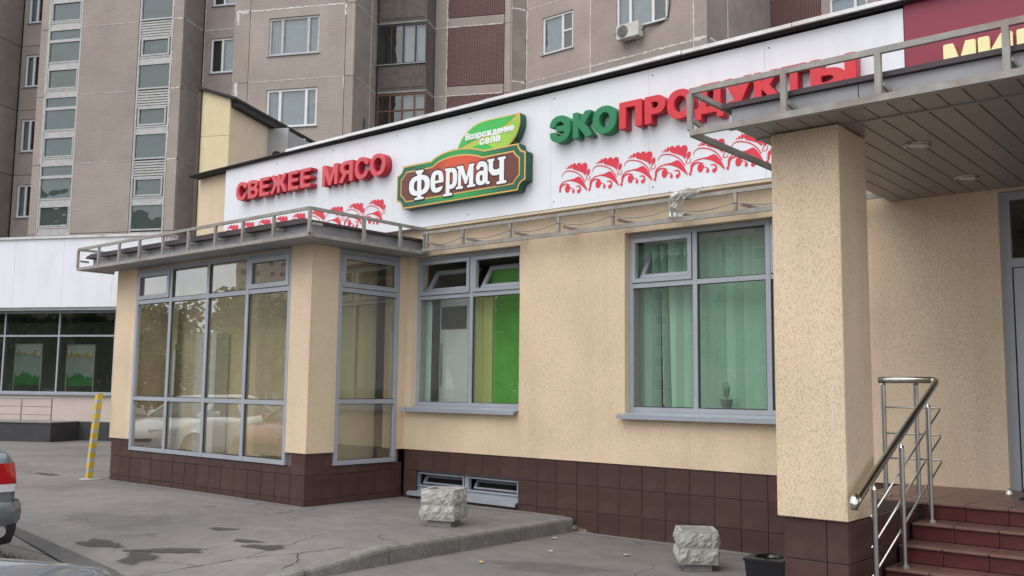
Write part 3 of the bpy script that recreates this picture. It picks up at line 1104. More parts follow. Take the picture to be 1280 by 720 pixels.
# ---------------------------------------------------------------- porch: landing, steps, cheek wall, plinth of the column
LZ = .83
steps = MB()
steps.box(-2.95, 3.0, 7.8 + .02, FY0 + .0, -.1, LZ - .022)
for i in range(1, 7):
    y1 = 7.82 - .3 * (i - 1)
    steps.box(-2.37, 3.0, y1 - .3, y1 - .002, -.1, LZ - .125 * i - .022)
steps = steps.build('steps', GROUT, shop)
tread_me, riser_me, land_me = {}, None, None
land = box_mesh('landing_tile', .296, .296, .02, .003)
tread = box_mesh('tread_tile', .296, .318, .022, .006)
riser = box_mesh('riser_tile', .296, .012, .098, .002)
for i in range(12):
    x = -2.37 + .15 + .3 * i
    for s_ in range(0, 6):
        yn = 7.80 - .3 * s_
        place('tread_tile', tread, STEP if s_ else PLAT, steps, (x, yn + .145, LZ - .125 * s_ - .011 + random.uniform(-.001, .001)))
        place('riser_tile', riser, STEP, steps, (x, yn + .014, LZ - .125 * s_ - .074))
    for j in range(4):
        place('landing_tile', land, PLAT, steps, (x, 7.80 + .31 + .15 + .3 * j, LZ - .011))
for y in (7.95, 8.26, 8.56, 8.86, 9.16):
    for x in (-2.52, -2.82):
        place('landing_tile', land, PLAT, steps, (x, y, LZ - .0115))
colp = MB().box(-2.83, -2.415, 6.325, 7.79, -.1, .815).build('column_plinth', GROUT, shop)
for z0, z1 in rows:
    for a, b in ((-2.845, -2.545), (-2.545, -2.40)):
        tile(colp, a, b, z0, z1, 6.308)
    for q in range(5):
        a = 6.312 + .3 * q
        tile(colp, a, min(a + .3, 7.79), z0, z1, x=-2.397, face='x')
# door
Dr = MB().box(-2.08, -2.0, FY0 + .06, FY0 + .14, LZ, 3.485).box(-.68, -.6, FY0 + .06, FY0 + .14, LZ, 3.485).box(-2.0, -.68, FY0 + .062, FY0 + .138, 2.80, 2.88) \
    .box(-2.0, -.68, FY0 + .062, FY0 + .138, 3.41, 3.483).build('door', FRAME, shop)
g = MB()
for x0, x1 in ((-1.985, -1.35), (-1.33, -.695)):
    g.box(x0, x0 + .09, FY0 + .05, FY0 + .11, LZ + .02, 2.79); g.box(x1 - .09, x1, FY0 + .05, FY0 + .11, LZ + .02, 2.79)
    g.box(x0 + .09, x1 - .09, FY0 + .052, FY0 + .108, LZ + .02, LZ + .12); g.box(x0 + .09, x1 - .09, FY0 + .052, FY0 + .108, 2.70, 2.79)
g.build('door_leaf', FRAME, Dr)
MB().tube([(-1.40, FY0 + .0, 1.4), (-1.40, FY0 - .0, 2.3)], .016).build('door_handle', STEEL_B, Dr)
for x0, x1, z0, z1 in ((-1.895, -1.44, LZ + .12, 2.70), (-1.24, -.785, LZ + .12, 2.70), (-2.0, -.68, 2.88, 3.41)):
    MB().add([(x0, FY0 + .085, z0), (x1, FY0 + .085, z0), (x1, FY0 + .085, z1), (x0, FY0 + .085, z1)], [(0, 1, 2, 3)]).build('pane', GLASS_DARK, Dr)

# ---------------------------------------------------------------- bay canopy with its steel frame
def rails(parent, front_y, x0, x1, ret0, ret1, z0, z1, posts, side_posts, slab_y, name='steel_frame', deep=True):
    """outer angle rails at z0 and z1; ret0/ret1: Y where the left/right returns end"""
    F = MB().bar((x0, front_y, z0), (x1, front_y, z0), .03, .045).build(name, RAILM, parent)
    MB().bar((x0, front_y, z1), (x1, front_y, z1), .03, .04).build('rail', RAILM, F)
    for x in posts:
        MB().bar((x, front_y, z0 + .02), (x, front_y, z1 - .02), .04, .032).build('post', RAILM, F)
        if deep:
            MB().bar((x + .05, front_y + .015, z0 + .13), (x + .05, slab_y, z0 + .13), .025, .03).build('bracket', RAILM, F)
        else:
            MB().bar((x + .02, front_y + .014, z0 + .09), (x + .05, slab_y, z0 + .03), .022, .028).build('bracket', RAILM, F)
    for x, yr in ((x0, ret0), (x1, ret1)):
        if yr:
            MB().bar((x, front_y + .016, z0), (x, yr, z0), .03, .045).build('rail', RAILM, F)
            MB().bar((x, front_y + .016, z1), (x, yr, z1), .03, .04).build('rail', RAILM, F)
    for x, y in side_posts:
        MB().bar((x, y, z0 + .02), (x, y, z1 - .02), .032, .04).build('post', RAILM, F)
        MB().bar((x - .016, y + .05, z0 + .13), (x - .16, y + .05, z0 + .13), .025, .03).build('bracket', RAILM, F)
    return F

can = MB().box(-15.05, -9.42, 7.30, FY0, 3.53, 3.68).build('bay_canopy', FASCIA, shop)
g = MB()
for i in range(6):
    g = MB().box(-15.06 + i * .94, -15.06 + (i + 1) * .94 - .004, 7.285, 7.30, 3.515, 3.69)
    g.build('fascia_sheet', FASCIA, can)
for y0, y1 in ((7.285, 8.25), (8.254, FY0 - .02)):
    MB().box(-9.42, -9.405, y0, y1, 3.515, 3.69).build('fascia_sheet', FASCIA, can)
MB().prism([(-15.14, 3.685), (-9.33, 3.685), (-9.33, 3.715), (-9.5, 3.75), (-14.98, 3.75), (-15.14, 3.715)], 7.20, FY0 - .01).build('flashing', FLASH, can)
MB().box(-15.05, -9.42, 7.19, 7.60, 3.502, 3.528).box(-9.76, -9.32, 7.60, FY0, 3.502, 3.527).build('soffit_strip', FASCIA, can)
rails(can, 7.13, -15.26, -9.26, 7.75, FY0 - .1, 3.515, 3.84, [-15.26, -14.57, -13.92, -13.31, -12.65, -11.97, -11.30, -10.66, -9.99, -9.26],
      [(-9.26, 8.0), (-9.26, 8.64), (-9.26, 9.1)], 7.285)

# ---------------------------------------------------------------- porch canopy
pc = MB().box(-3.02, 3.0, 6.02, FY0 - .02, 3.56, 3.65).build('porch_canopy', FASCIA, shop)
for i in range(7):
    x0 = -3.035 + i * .9
    MB().box(x0, x0 + .894, 5.99, 6.01, 3.53, 3.655).build('fascia_sheet', FASCIA, pc)
MB().box(-3.04, -3.02, 6.012, FY0 - .03, 3.53, 3.655).build('fascia_sheet', FASCIA, pc)
MB().prism([(-3.10, 3.658), (3.05, 3.658), (3.05, 3.692), (-3.10, 3.692)], 5.955, FY0 - .03).build('flashing', FLASH, pc)
MB().box(-3.02, 3.0, 6.05, FY0 - .02, 3.535, 3.55).build('soffit_back', SOFFIT_GAP, pc)
slat = MB().box(0, .142, 6.36, FY0 - .004, 3.508, 3.524).mesh('soffit_slat', .003)
slat2 = MB().box(0, .142, 6.0, 6.33, 3.508, 3.524).mesh('soffit_slat', .003)
for i in range(40):
    x = -3.02 + i * .15
    place('soffit_slat', slat, SOFFIT, pc, (x, 0, 0)); place('soffit_slat', slat2, SOFFIT, pc, (x, 0, 0))
MB().box(-3.02, 3, 6.328, 6.362, 3.497, 3.512).build('soffit_trim', SOFFIT, pc)
MB().box(-3.05, 3, 5.965, 6.0, 3.50, 3.53).build('edge_trim', SOFFIT, pc)
rails(pc, 5.89, -3.31, 3.0, FY0 - .05, None, 3.505, 3.81, [-3.31, -2.60, -1.975, -1.243, -.5, .25, 1.0], [], 6.04, deep=False)
MB().box(-3.325, -3.295, 7.3, 7.345, 3.52, 3.66).box(-3.30, -3.05, 7.305, 7.34, 3.62, 3.66).build('bracket', RAILM, pc)
for x, y in ((-2.15, 7.20), (-2.16, 8.56), (-.6, 7.2), (-.6, 8.56)):
    ring = MB()
    vs, fs = [], []
    for k_, (rr, zz) in enumerate(((.10, 3.506), (.098, 3.494), (.082, 3.488), (.070, 3.492), (.062, 3.53))):
        for a in range(24):
            vs.append((x + rr * math.cos(a * math.pi / 12), y + rr * math.sin(a * math.pi / 12), zz))
    for k_ in range(4):
        for a in range(24):
            fs.append((k_ * 24 + a, k_ * 24 + (a + 1) % 24, (k_ + 1) * 24 + (a + 1) % 24, (k_ + 1) * 24 + a))
    dl = MB().add(vs, fs).build('downlight', STEEL_B, pc, smooth=True)
    MB().tube([(x, y, 3.503), (x, y, 3.496)], .06, 20).build('lamp_glass', WHITEP, dl)

# ---------------------------------------------------------------- parapet coping and lamp frame under the sign
MB().box(-15.3, -12.4, 9.05, FY0 + .33, 5.403, 5.425).build('coping_edge', DARK, shop)
MB().box(-15.3, 4.05, 9.075, FY0 + .33, 5.385, 5.402).build('coping_shadow_strip', DARK, shop)  # near-black box standing in for the shadow line below the coping
xq = -12.4
while xq < 4:
    L = random.uniform(1.1, 1.9)
    t = random.uniform(-.012, .014)
    MB().add([(xq, 9.02 + t, 5.405), (xq + L - .01, 9.02 - t, 5.405), (xq + L - .01, 9.6, 5.49), (xq, 9.6, 5.49),
              (xq, 9.03 + t, 5.45), (xq + L - .01, 9.03 - t, 5.45), (xq + L - .01, 9.6, 5.53), (xq, 9.6, 5.53)],
             [(0, 3, 2, 1), (4, 5, 6, 7), (0, 1, 5, 4), (1, 2, 6, 5), (2, 3, 7, 6), (3, 0, 4, 7)]).build('coping_sheet', WHITE_D, shop)
    xq += L
lf = MB().bar((-9.25, 9.05, 3.545), (-2.6, 9.05, 3.545), .03, .05).build('lamp_frame', RAILM, shop)
MB().bar((-9.25, 9.05, 3.775), (-2.6, 9.05, 3.775), .035, .04).build('rail', RAILM, lf)
ups = [-9.16, -8.49, -7.67, -6.90, -6.11, -5.34, -4.555, -3.8]
for x in ups:
    MB().bar((x, 9.05, 3.565), (x, 9.05, 3.758), .035, .03).build('post', RAILM, lf)
    MB().bar((x + .06, 9.06, 3.63), (x + .16, 9.26, 3.60), .03, .03).build('bracket', RAILM, lf)
pts = []
for a, b in zip(ups[:-1], ups[1:]):
    for t in np.linspace(0, 1, 8, endpoint=False):
        pts.append((a + (b - a) * t, 9.03, 3.66 - .055 * math.sin(math.pi * t) + .02 * math.sin(a * 7) * (1 - t) + .02 * math.sin(b * 7) * t))
MB().tube(pts, .006, 5).build('cable', mat('grey cable', (.22, .22, .23), .5), lf)
MB().box(-9.3, -2.6, 9.12, 9.26, 3.845, 3.875).build('sign_ledge', CREAMP2, shop)

# ================================================================== SIGNS
SY = 9.13
sign = wthing('sign_board', 'long white sheet sign board with red floral border along the parapet', 'sign', (-8.5, SY, 3.88))
npan = 8
edges = [-14.23 + (11.42 / npan) * i for i in range(npan + 1)]
def sign_top(x):
    return 5.36 + max(0, -10 - x) * .011
for a, b in zip(edges[:-1], edges[1:]):
    MB().prism([(a + .0015, 3.885), (b - .0015, 3.885), (b - .0015, sign_top(b)), (a + .0015, sign_top(a))], SY, SY + .11).build('panel', WHITE, sign)
    for zz in (3.97, 5.28):
        MB().tube([(a + .05, SY - .006, zz), (a + .05, SY + .01, zz)], .008, 6).build('rivet', DARK, sign)

# ornament motif (unit: metres; one repeat is 0.455 wide)
OU = .455 / 225
def ornament_mesh():
    def c(x, y):
        return ((x - 365) * OU, (638 - .168 * (x - 370) - y) * OU * .863)
    def ln(ps, rs, n=4):
        q = smooth_line([c(*p) for p in ps], n)
        t = np.linspace(0, len(rs) - 1, len(q))
        rr = [float(np.interp(u, range(len(rs)), rs)) * OU * 1.05 for u in t]
        return f_stroke(X, Y, q, rr)
    xs, ys, X, Y = grid(-.03, .50, -.08, .36, .0033)
    def el(x, y, rx, ry, rot=0.):
        p = c(x, y)
        return f_ell(X, Y, p[0], p[1], rx * OU, ry * OU, 2, rot)
    fs = [f_poly(X, Y, smooth_line([c(556 + (p[0] - 556) * 1.22, 515 + (p[1] - 515) * 1.15) for p in ((488, 478), (478, 462), (484, 444), (497, 440), (506, 450), (516, 438), (530, 438), (537, 448), (550, 437), (566, 440), (571, 458), (566, 485), (558, 514), (545, 500), (520, 488))], 4, True)),
          el(451, 452, 9, 14, -.3), el(433, 459, 6, 9, -.3), el(418, 466, 4.5, 5),
          ln([(385, 528), (392, 505), (415, 487), (450, 484), (495, 495), (532, 522), (556, 560)], [1, 2, 2.5, 3, 3, 3, 3]),
          f_poly(X, Y, smooth_line([c(*p) for p in ((438, 551), (470, 541), (508, 523), (530, 535), (552, 568), (570, 605), (573, 621), (562, 612), (540, 592), (505, 569), (470, 557))], 4, True)),
          el(581, 490, 12, 21, -.35),
          ln([(562, 548), (566, 530), (572, 518)], [1, 3, 2]), ln([(566, 546), (588, 538), (594, 512)], [1, 2, 1.5]),
          ln([(366, 608), (375, 585), (400, 563), (438, 551), (470, 545)], [1, 2.5, 3, 3, 4]),
          ln([(371, 632), (374, 606), (390, 586), (418, 576), (446, 584)], [6, 6.5, 5, 3.5, 1.5]),
          el(427, 611, 18, 24), ln([(430, 590), (446, 598), (450, 612)], [4, 3, 1.5]),
          el(471, 630, 9, 10), ln([(456, 606), (470, 612), (474, 622)], [2, 3, 6]),
          el(510, 627, 12, 12), ln([(490, 592), (512, 590), (523, 606), (520, 622)], [2, 4, 5, 6]),
          el(590, 612, 8, 10)]
    F = np.minimum.reduce(fs)
    return loops_mesh('ornament', march(F, xs, ys, .0003), .004, .0008)
orn = ornament_mesh()
orn.materials.append(PRINT)
for i in range(8):
    place('ornament', orn, None, sign, (-6.955 + .455 * i, SY, 4.075))
for i in range(9):
    place('ornament', orn, None, sign, (-10.57 - .455 * i, SY, 4.065))

def letters(th, items, m, ms, depth, z_back, prefix='letter'):
    for ch, x0, x1, z0, z1, bold in items:
        me = loops_mesh('letter', letter_loops(ch, bold, x0, x1, z0, z1), depth)
        me.materials.append(m)
        if ms:
            me.materials.append(ms)
            for p in me.polygons:
                if abs(p.normal.y) < .9:
                    p.material_index = 1
        place(prefix, me, None, th, (0, z_back, 0))

red_side = mat('red letter return', (.50, .012, .03), .4, var=.05)
t1 = wthing('letter_sign', 'red raised letters spelling fresh meat on the white sign board', 'letter sign', (-11.8, 9.1, 4.75))
wd = {'С': .29, 'В': .27, 'Е': .255, 'Ж': .41, 'М': .36, 'Я': .30, 'О': .33}
x = -13.69
for ch in 'СВЕЖЕЕ':
    letters(t1, [(ch, x, x + wd[ch], 4.745 if ch in 'СО' else 4.75, 5.06 if ch in 'СО' else 5.052, .03)], REDL, red_side, .13, 9.122)
    x += wd[ch] + .052
x = -11.41
for ch in 'МЯСО':
    letters(t1, [(ch, x, x + wd[ch], 4.70 if ch in 'СО' else 4.705, 5.03 if ch in 'СО' else 5.024, .03)], REDL, red_side, .13, 9.122)
    x += wd[ch] + .048
t2 = wthing('letter_sign', 'green and red raised letters spelling eco products on the white sign board', 'letter sign', (-5.1, 9.1, 4.67))
spec = [('Э', -7.005, -6.695), ('К', -6.655, -6.385), ('О', -6.36, -6.03), ('П', -5.985, -5.68), ('Р', -5.64, -5.37), ('О', -5.345, -5.02),
        ('Д', -5.0, -4.655), ('У', -4.64, -4.325), ('К', -4.30, -4.02), ('Т', -4.005, -3.725), ('Ы', -3.69, -3.23)]
for i, (ch, a, b) in enumerate(spec):
    z0, z1 = (4.663, 4.996) if ch in 'ЭО' else ((4.60, 4.988) if ch == 'Д' else (4.672, 4.988))
    letters(t2, [(ch, a, b, z0, z1, .05)], GREENL if i < 3 else REDS, None if i < 3 else red_side, .13, 9.122)

mar = wthing('sign_board', 'maroon sign board with cream letters above the porch canopy', 'sign', (-.5, SY, 3.88))
for i in range(4):
    MB().box(-2.80 + 1.5 * i, -2.80 + 1.5 * (i + 1) - .003, SY - .01, SY + .11, 3.885, 5.40).build('panel', MAROON, mar)
for ch, a, b in (('М', -2.44, -2.165), ('И', -2.143, -1.86), ('Р', -1.825, -1.56)):
    letters(mar, [(ch, a, b, 4.54, 4.885, .075)], CREAML, None, .06, SY - .012)

# logo box sign
LY = 9.118          # back of the box
logo = wthing('logo_sign', 'brown and green framed box sign with a green leaf on top', 'logo sign', (-8.55, LY, 4.13))
def logo_poly():
    """outer outline, concave corners and a raised arch"""
    x0, x1, z0, z1, c = -9.72, -7.375, 4.145, 4.755, .12
    p = [(x0, z0 + c)]
    def corner(cx, cz, a0, a1):
        return [(cx + c * math.cos(R(a)), cz + c * math.sin(R(a))) for a in np.linspace(a0, a1, 6)]
    p = corner(x0, z0, 90, 0) + corner(x1, z0, 180, 90) + corner(x1, z1, 270, 180)
    p += [(-8.08, z1)] + bez((-8.08, z1), (-8.30, 4.86), (-8.80, 4.90), (-9.04, z1 + .005), 14)[1:-1] + [(-9.04, z1)]
    p += corner(x0, z1, 0, -90)
    return p
gxs, gys, GX, GY = grid(-9.78, -7.32, 4.09, 4.95, .008)
LF = f_poly(GX, GY, logo_poly())
logo_face = bpy.data.materials.new('printed logo panel')
n_, l_, b_ = nodes_of(logo_face)
b_.inputs['Roughness'].default_value = .4
tc_ = n_.new('ShaderNodeTexCoord'); mp_ = n_.new('ShaderNodeMapping')
mp_.inputs['Location'].default_value = (8.50 / .62, 0, -4.62 / .33)
mp_.inputs['Scale'].default_value = (1 / .62, 0, 1 / .33)
gr_ = n_.new('ShaderNodeTexGradient'); gr_.gradient_type = 'SPHERICAL'
cr_ = n_.new('ShaderNodeValToRGB')
cr_.color_ramp.elements[0].color = (.145, .042, .03, 1); cr_.color_ramp.elements[0].position = .0
cr_.color_ramp.elements[1].color = (.66, .085, .035, 1); cr_.color_ramp.elements[1].position = .62
l_.new(tc_.outputs['Object'], mp_.inputs['Vector']); l_.new(mp_.outputs['Vector'], gr_.inputs['Vector'])
l_.new(gr_.outputs['Fac'], cr_.inputs['Fac']); l_.new(cr_.outputs['Color'], b_.inputs['Base Color'])
green_band = bpy.data.materials.new('printed green band')
n_, l_, b_ = nodes_of(green_band)
b_.inputs['Roughness'].default_value = .4
tc_ = n_.new('ShaderNodeTexCoord'); mp_ = n_.new('ShaderNodeMapping')
mp_.inputs['Location'].default_value = (8.55 / .9, 0, 0); mp_.inputs['Scale'].default_value = (1 / .9, 0, 0)
gr_ = n_.new('ShaderNodeTexGradient'); gr_.gradient_type = 'SPHERICAL'
cr_ = n_.new('ShaderNodeValToRGB')
cr_.color_ramp.elements[0].color = (.012, .115, .065, 1)
cr_.color_ramp.elements[1].color = (.02, .34, .075, 1); cr_.color_ramp.elements[1].position = .9
l_.new(tc_.outputs['Object'], mp_.inputs['Vector']); l_.new(mp_.outputs['Vector'], gr_.inputs['Vector'])
l_.new(gr_.outputs['Fac'], cr_.inputs['Fac']); l_.new(cr_.outputs['Color'], b_.inputs['Base Color'])
GOLD = mat('gold printed line', (.72, .43, .10), .4, var=.08)
GREEND = mat('dark green box side', (.008, .085, .05), .35, var=.05)
WHITEL = mat('white letter face', (.82, .83, .84), .4, var=.02)
LEAFG = mat('leaf green print', (.05, .46, .08), .4, var=.08)
LEAFY = mat('leaf lime print', (.32, .58, .06), .4, var=.08)
for nm, lvl, m, dep in (('box', 0, GREEND, .135), ('gold_rim', -.002, GOLD, .139), ('green_band', -.022, green_band, .142),
                        ('gold_line', -.088, GOLD, .145), ('face', -.106, logo_face, .148)):
    loops = march(LF, gxs, gys, lvl)
    me = loops_mesh(nm, loops, dep)
    place(nm, me, m, logo, (0, LY, 0))
# lettering of the logo: narrow slab-serif letters drawn as fields, x-height 1
def logo_letter(ch, X, Y):
    bx = lambda *a: f_box(X, Y, *a)
    ring = lambda cx, cy, rx, ry, t, p=2.6: np.maximum(f_ell(X, Y, cx, cy, rx, ry, p), -f_ell(X, Y, cx, cy, rx - t * 1.15, ry - t * .75, p))
    mn = lambda *a: np.minimum.reduce(a)
    st = lambda ps, r: f_stroke(X, Y, ps, [r] * len(ps))
    if ch == 'Ф':
        return 1.38, mn(ring(.69, .47, .67, .46, .27), bx(.56, -.16, .82, 1.14), bx(.40, -.18, .98, -.08), bx(.44, 1.06, .94, 1.17), bx(.50, 1.0, .88, 1.08))
    if ch == 'е':
        f = mn(ring(.42, .5, .42, .5, .25), bx(.2, .42, .66, .54))
        return .86, np.maximum(f, -f_poly(X, Y, [(.45, .22), (.95, .26), (.95, .42), (.45, .42)]))
    if ch == 'р':
        return .92, mn(bx(.08, -.16, .34, 1.0), bx(-.08, -.24, .52, -.13), bx(0, .9, .3, 1.0), np.maximum(ring(.42, .52, .44, .47, .25), -bx(-.2, -.2, .1, 1.2)))
    if ch == 'м':
        return 1.26, mn(bx(.10, 0, .30, 1.0), bx(.86, 0, 1.14, 1.0), bx(-.04, -.02, .44, .09), bx(.74, -.02, 1.28, .09), bx(0, .9, .34, 1.0), bx(.84, .9, 1.2, 1.0),
                        f_poly(X, Y, [(.12, 1.0), (.42, 1.0), (.66, .45), (.86, 1.0), (1.04, 1.0), (.70, .16), (.58, .16)]))
    if ch == 'а':
        return .90, mn(ring(.36, .30, .36, .31, .23), bx(.52, .06, .78, .74), bx(.70, -.02, .92, .10), st([(.14, .78), (.24, .9), (.45, .9), (.62, .82), (.66, .68)], .12))
    return 1.05, mn(bx(.02, .55, .28, 1.02), bx(-.06, .93, .36, 1.04), st([(.16, .58), (.3, .44), (.5, .42), (.75, .46)], .125), bx(.68, -.05, .95, 1.0), bx(.52, -.10, 1.10, .02), bx(.58, .93, 1.04, 1.04))
xh = .305
cells = [('Ф', -9.46, -9.045), ('е', -9.035, -8.785), ('р', -8.765, -8.52), ('м', -8.545, -8.215), ('а', -8.20, -7.965), ('ч', -7.985, -7.69)]
outl = mat('dark letter outline', (.03, .012, .01), .5)
for ch, a, b in cells:
    xs, ys, X, Y = grid(-.25, 1.65, -.4, 1.35, .02)
    w_, F = logo_letter(ch, X, Y)
    for grow, m, dep, nm in ((.055, outl, .1505, 'letter_outline'), (.0, WHITEL, .154, 'letter')):
        loops = [[(a + p[0] * (b - a) / w_, 4.295 + p[1] * xh) for p in lp] for lp in march(F, xs, ys, grow)]
        place(nm, loops_mesh(nm, loops, dep, .0008), m, logo, (0, LY, 0))
# leaf
leaf = smooth_line([(-8.59, 4.80), (-8.565, 4.87), (-8.475, 5.0), (-8.31, 5.107), (-8.13, 5.152), (-7.83, 5.156), (-7.62, 5.155)], 4) + [(-7.50, 5.155)] + \
    smooth_line([(-7.487, 5.10), (-7.492, 4.997), (-7.554, 4.856), (-7.656, 4.766)], 4) + [(-7.7, 4.72), (-8.2, 4.72)]
lxs, lys, LX, LYg = grid(-8.65, -7.44, 4.68, 5.2, .008)
FLf = f_poly(LX, LYg, leaf)
split = [(-8.50, 4.70)] + smooth_line([(-8.50, 4.84), (-8.33, 4.885), (-8.10, 4.93), (-7.90, 4.965), (-7.70, 5.03), (-7.50, 5.15)], 4) + [(-7.40, 5.2), (-7.3, 4.6), (-8.5, 4.6)]
FS = f_poly(LX, LYg, split)
place('leaf_box', loops_mesh('leaf_box', march(FLf, lxs, lys, 0), .115), GREEND, logo, (0, LY, 0))
place('leaf_rim', loops_mesh('leaf_rim', march(FLf, lxs, lys, -.001), .119), GOLD, logo, (0, LY, 0))
place('leaf_face', loops_mesh('leaf_face', march(np.maximum(FLf, FS * -1), lxs, lys, -.014), .122), LEAFG, logo, (0, LY, 0))
place('leaf_face', loops_mesh('leaf_face', march(np.maximum(FLf, FS), lxs, lys, -.014), .124), LEAFY, logo, (0, LY, 0))
fold = f_poly(LX, LYg, smooth_line([(-8.36, 4.70), (-8.30, 4.83), (-8.20, 4.86), (-8.0, 4.83), (-7.9, 4.74), (-7.95, 4.68)], 4, True))
place('leaf_face', loops_mesh('leaf_face', march(np.maximum(FLf, fold), lxs, lys, -.016), .126), LEAFG, logo, (0, LY, 0))
def small_text(s, x0, x1, z, h):
    adv = {'ж': 1.35, 'д': 1.1, 'р': 1.0, 'е': .95, 'з': .85, 'л': 1.0, 'В': 1.1}
    tot = sum(adv.get(c, 1.0) for c in s)
    u = (x1 - x0) / tot
    x = x0
    for c in s:
        w_ = adv.get(c, 1.0) * u
        S_ = [p for q in glyph_segments(c) for p in q]
        lo, hi = min(p[1] for p in S_), max(p[1] for p in S_)
        k_ = h / .53
        me = loops_mesh('letter', letter_loops(c, .036, x + .06 * u, x + w_ - .06 * u, z + (lo - .036) * k_, z + (hi + .036) * k_, .02), .131, .0008)
        me.materials.append(WHITEL)
        place('letter', me, None, logo, (0, LY, 0))
        x += w_
small_text('Возрождение', -8.425, -7.575, 4.938, .062)
small_text('села', -8.17, -7.805, 4.838, .07)

# ================================================================== STREET THINGS BY THE SHOP
rail = wthing('handrail', 'polished steel handrail with three rods beside the red steps', 'handrail', (-2.3, 7.1, .4))
RX = -2.30
hp = [(RX, 6.18, .955), (RX, 6.24, .985)] + [(RX, 6.30 + (7.97 - 6.30) * t, 1.012 + (1.752 - 1.012) * t) for t in (0, .5, 1)] + [(RX - .012, 8.012, 1.766), (RX - .04, 8.02, 1.775), (-2.55, 8.02, 1.775), (-2.76, 8.02, 1.775)]
MB().tube(hp, .027, 14).build('handrail_bar', STEEL, rail, smooth=True)
vs = [(RX, 6.17 + .0, .93), (RX, 6.19, .965)]
MB().tube([(RX, 6.20, 1.0), (RX, 6.172, .985), (RX, 6.158, .955), (RX, 6.160, .92)], [.026, .03, .03, .024], 14).build('end_cap', STEEL, rail, smooth=True)
for zt, zb in ((1.548, .845), (1.335, .645), (1.135, .455)):
    y0 = 6.455
    MB().tube([(RX, y0, zb), (RX, 8.05, zt - .015), (RX - .008, 8.085, zt), (RX - .03, 8.095, zt + .004), (-2.72, 8.05, zt + .004)], .008, 8).build('rod', STEEL, rail, smooth=True)
def post(x, y, z0, z1):
    MB().tube([(x, y, z0), (x, y, z1)], .0185, 12).build('post', STEEL_B, rail, smooth=False)
    MB().tube([(x, y, z0), (x, y, z0 + .012)], .045, 14).build('post_flange', STEEL_B, rail)
    MB().tube([(x, y, z1), (x, y, z1 + .02)], [.021, .012], 10).build('post_cap', STEEL, rail)
hz = lambda y: 1.012 + (y - 6.30) * (1.752 - 1.012) / 1.67
for y, zb in ((6.45, LZ - .125 * 5), (7.02, LZ - .125 * 3), (7.66, LZ - .125)):
    post(RX + .028, y, zb, hz(y) - .05)
for x in (-2.74, -2.48):
    post(x, 8.06, LZ, 1.735)

def planter(name, label, loc, rot, sc_):
    t = thing(name, label, 'planter', loc, rot, 'split-stone planters beside the shop')
    s = .21
    MB().box(-.15, .15, -.15, .15, 0, .08).build('base', CONC_D, t)
    g = MB()
    for a, b, c, d in ((-s, s, -s, -s + .045), (-s, s, s - .045, s), (-s, -s + .045, -s + .045, s - .045), (s - .045, s, -s + .045, s - .045)):
        g.box(a, b, c, d, .075, .43)
    g.box(-s + .045, s - .045, -s + .045, s - .045, .075, .36)
    g.build('bowl', CONC, t)
    for f in range(4):
        for row in range(2):
            cuts = [-.5, -.02, .34, .5] if (row + f) % 2 else [-.5, -.22, .12, .5]
            for a, b in zip(cuts[:-1], cuts[1:]):
                x0, x1 = a * .43 + .006, b * .43 - .006
                z0, z1 = .085 + row * .170, .085 + row * .170 + .158
                vs, fs = [], []
                nu, nv = 5, 5
                for j in range(nv + 1):
                    for i in range(nu + 1):
                        e = (i in (0, nu)) or (j in (0, nv))
                        vs.append((x0 + (x1 - x0) * i / nu + (0 if e else random.uniform(-.008, .008)), -s - (.002 if e else (.010 if i in (1, nu - 1) or j in (1, nv - 1) else .02) + random.uniform(-.006, .014)), z0 + (z1 - z0) * j / nv))
                for j in range(nv):
                    for i in range(nu):
                        q = j * (nu + 1) + i
                        fs.append((q, q + 1, q + nu + 2, q + nu + 1))
                ca, sa = math.cos(f * math.pi / 2), math.sin(f * math.pi / 2)
                vs = [(p[0] * ca - p[1] * sa, p[0] * sa + p[1] * ca, p[2]) for p in vs]
                MB().add(vs, fs).build('stone', CONC, t)
    MB().box(-s + .05, s - .05, -s + .05, s - .05, .36, .375).build('soil', mat('dry soil', (.09, .07, .05), .95, var=.3, bump=.8), t)
    t.scale = (sc_, sc_, sc_)
    return t
planter('planter', 'pale split-stone planter standing on the raised pavement under the basement window', (-7.46, 7.72, .16), R(22), .93)
planter('planter', 'pale split-stone planter standing on the lower asphalt beside the black bin', (-4.56, 8.16, 0.0), R(36), .86)

bn = thing('litter_bin', 'black square plastic litter bin beside the porch column', 'bin', (-3.53, 7.52, 0), R(8))
bn.scale = (1, 1, .80)
MB().add([(-.13, -.13, .01), (.13, -.13, .01), (.13, .13, .01), (-.13, .13, .01), (-.155, -.155, .36), (.155, -.155, .36), (.155, .155, .36), (-.155, .155, .36)],
         [(0, 3, 2, 1), (0, 1, 5, 4), (1, 2, 6, 5), (2, 3, 7, 6), (3, 0, 4, 7)]).build('body', BLACKP, bn)
vs, fs = [], []
N = 24
for a in range(N):
    th_ = 2 * math.pi * a / N
    cx, cy = math.cos(th_), math.sin(th_)
    mxx = max(abs(cx), abs(cy))
    vs += [(cx / mxx * .165, cy / mxx * .165, .36), (cx / mxx * .165, cy / mxx * .165, .385), (cx * .115, cy * .115, .392), (cx * .11, cy * .11, .34)]
for a in range(N):
    b_i = (a + 1) % N
    for k_ in range(3):
        fs.append((a * 4 + k_, b_i * 4 + k_, b_i * 4 + k_ + 1, a * 4 + k_ + 1))
MB().add(vs, fs).build('lid', BLACKP, bn)
vs, fs = [], []
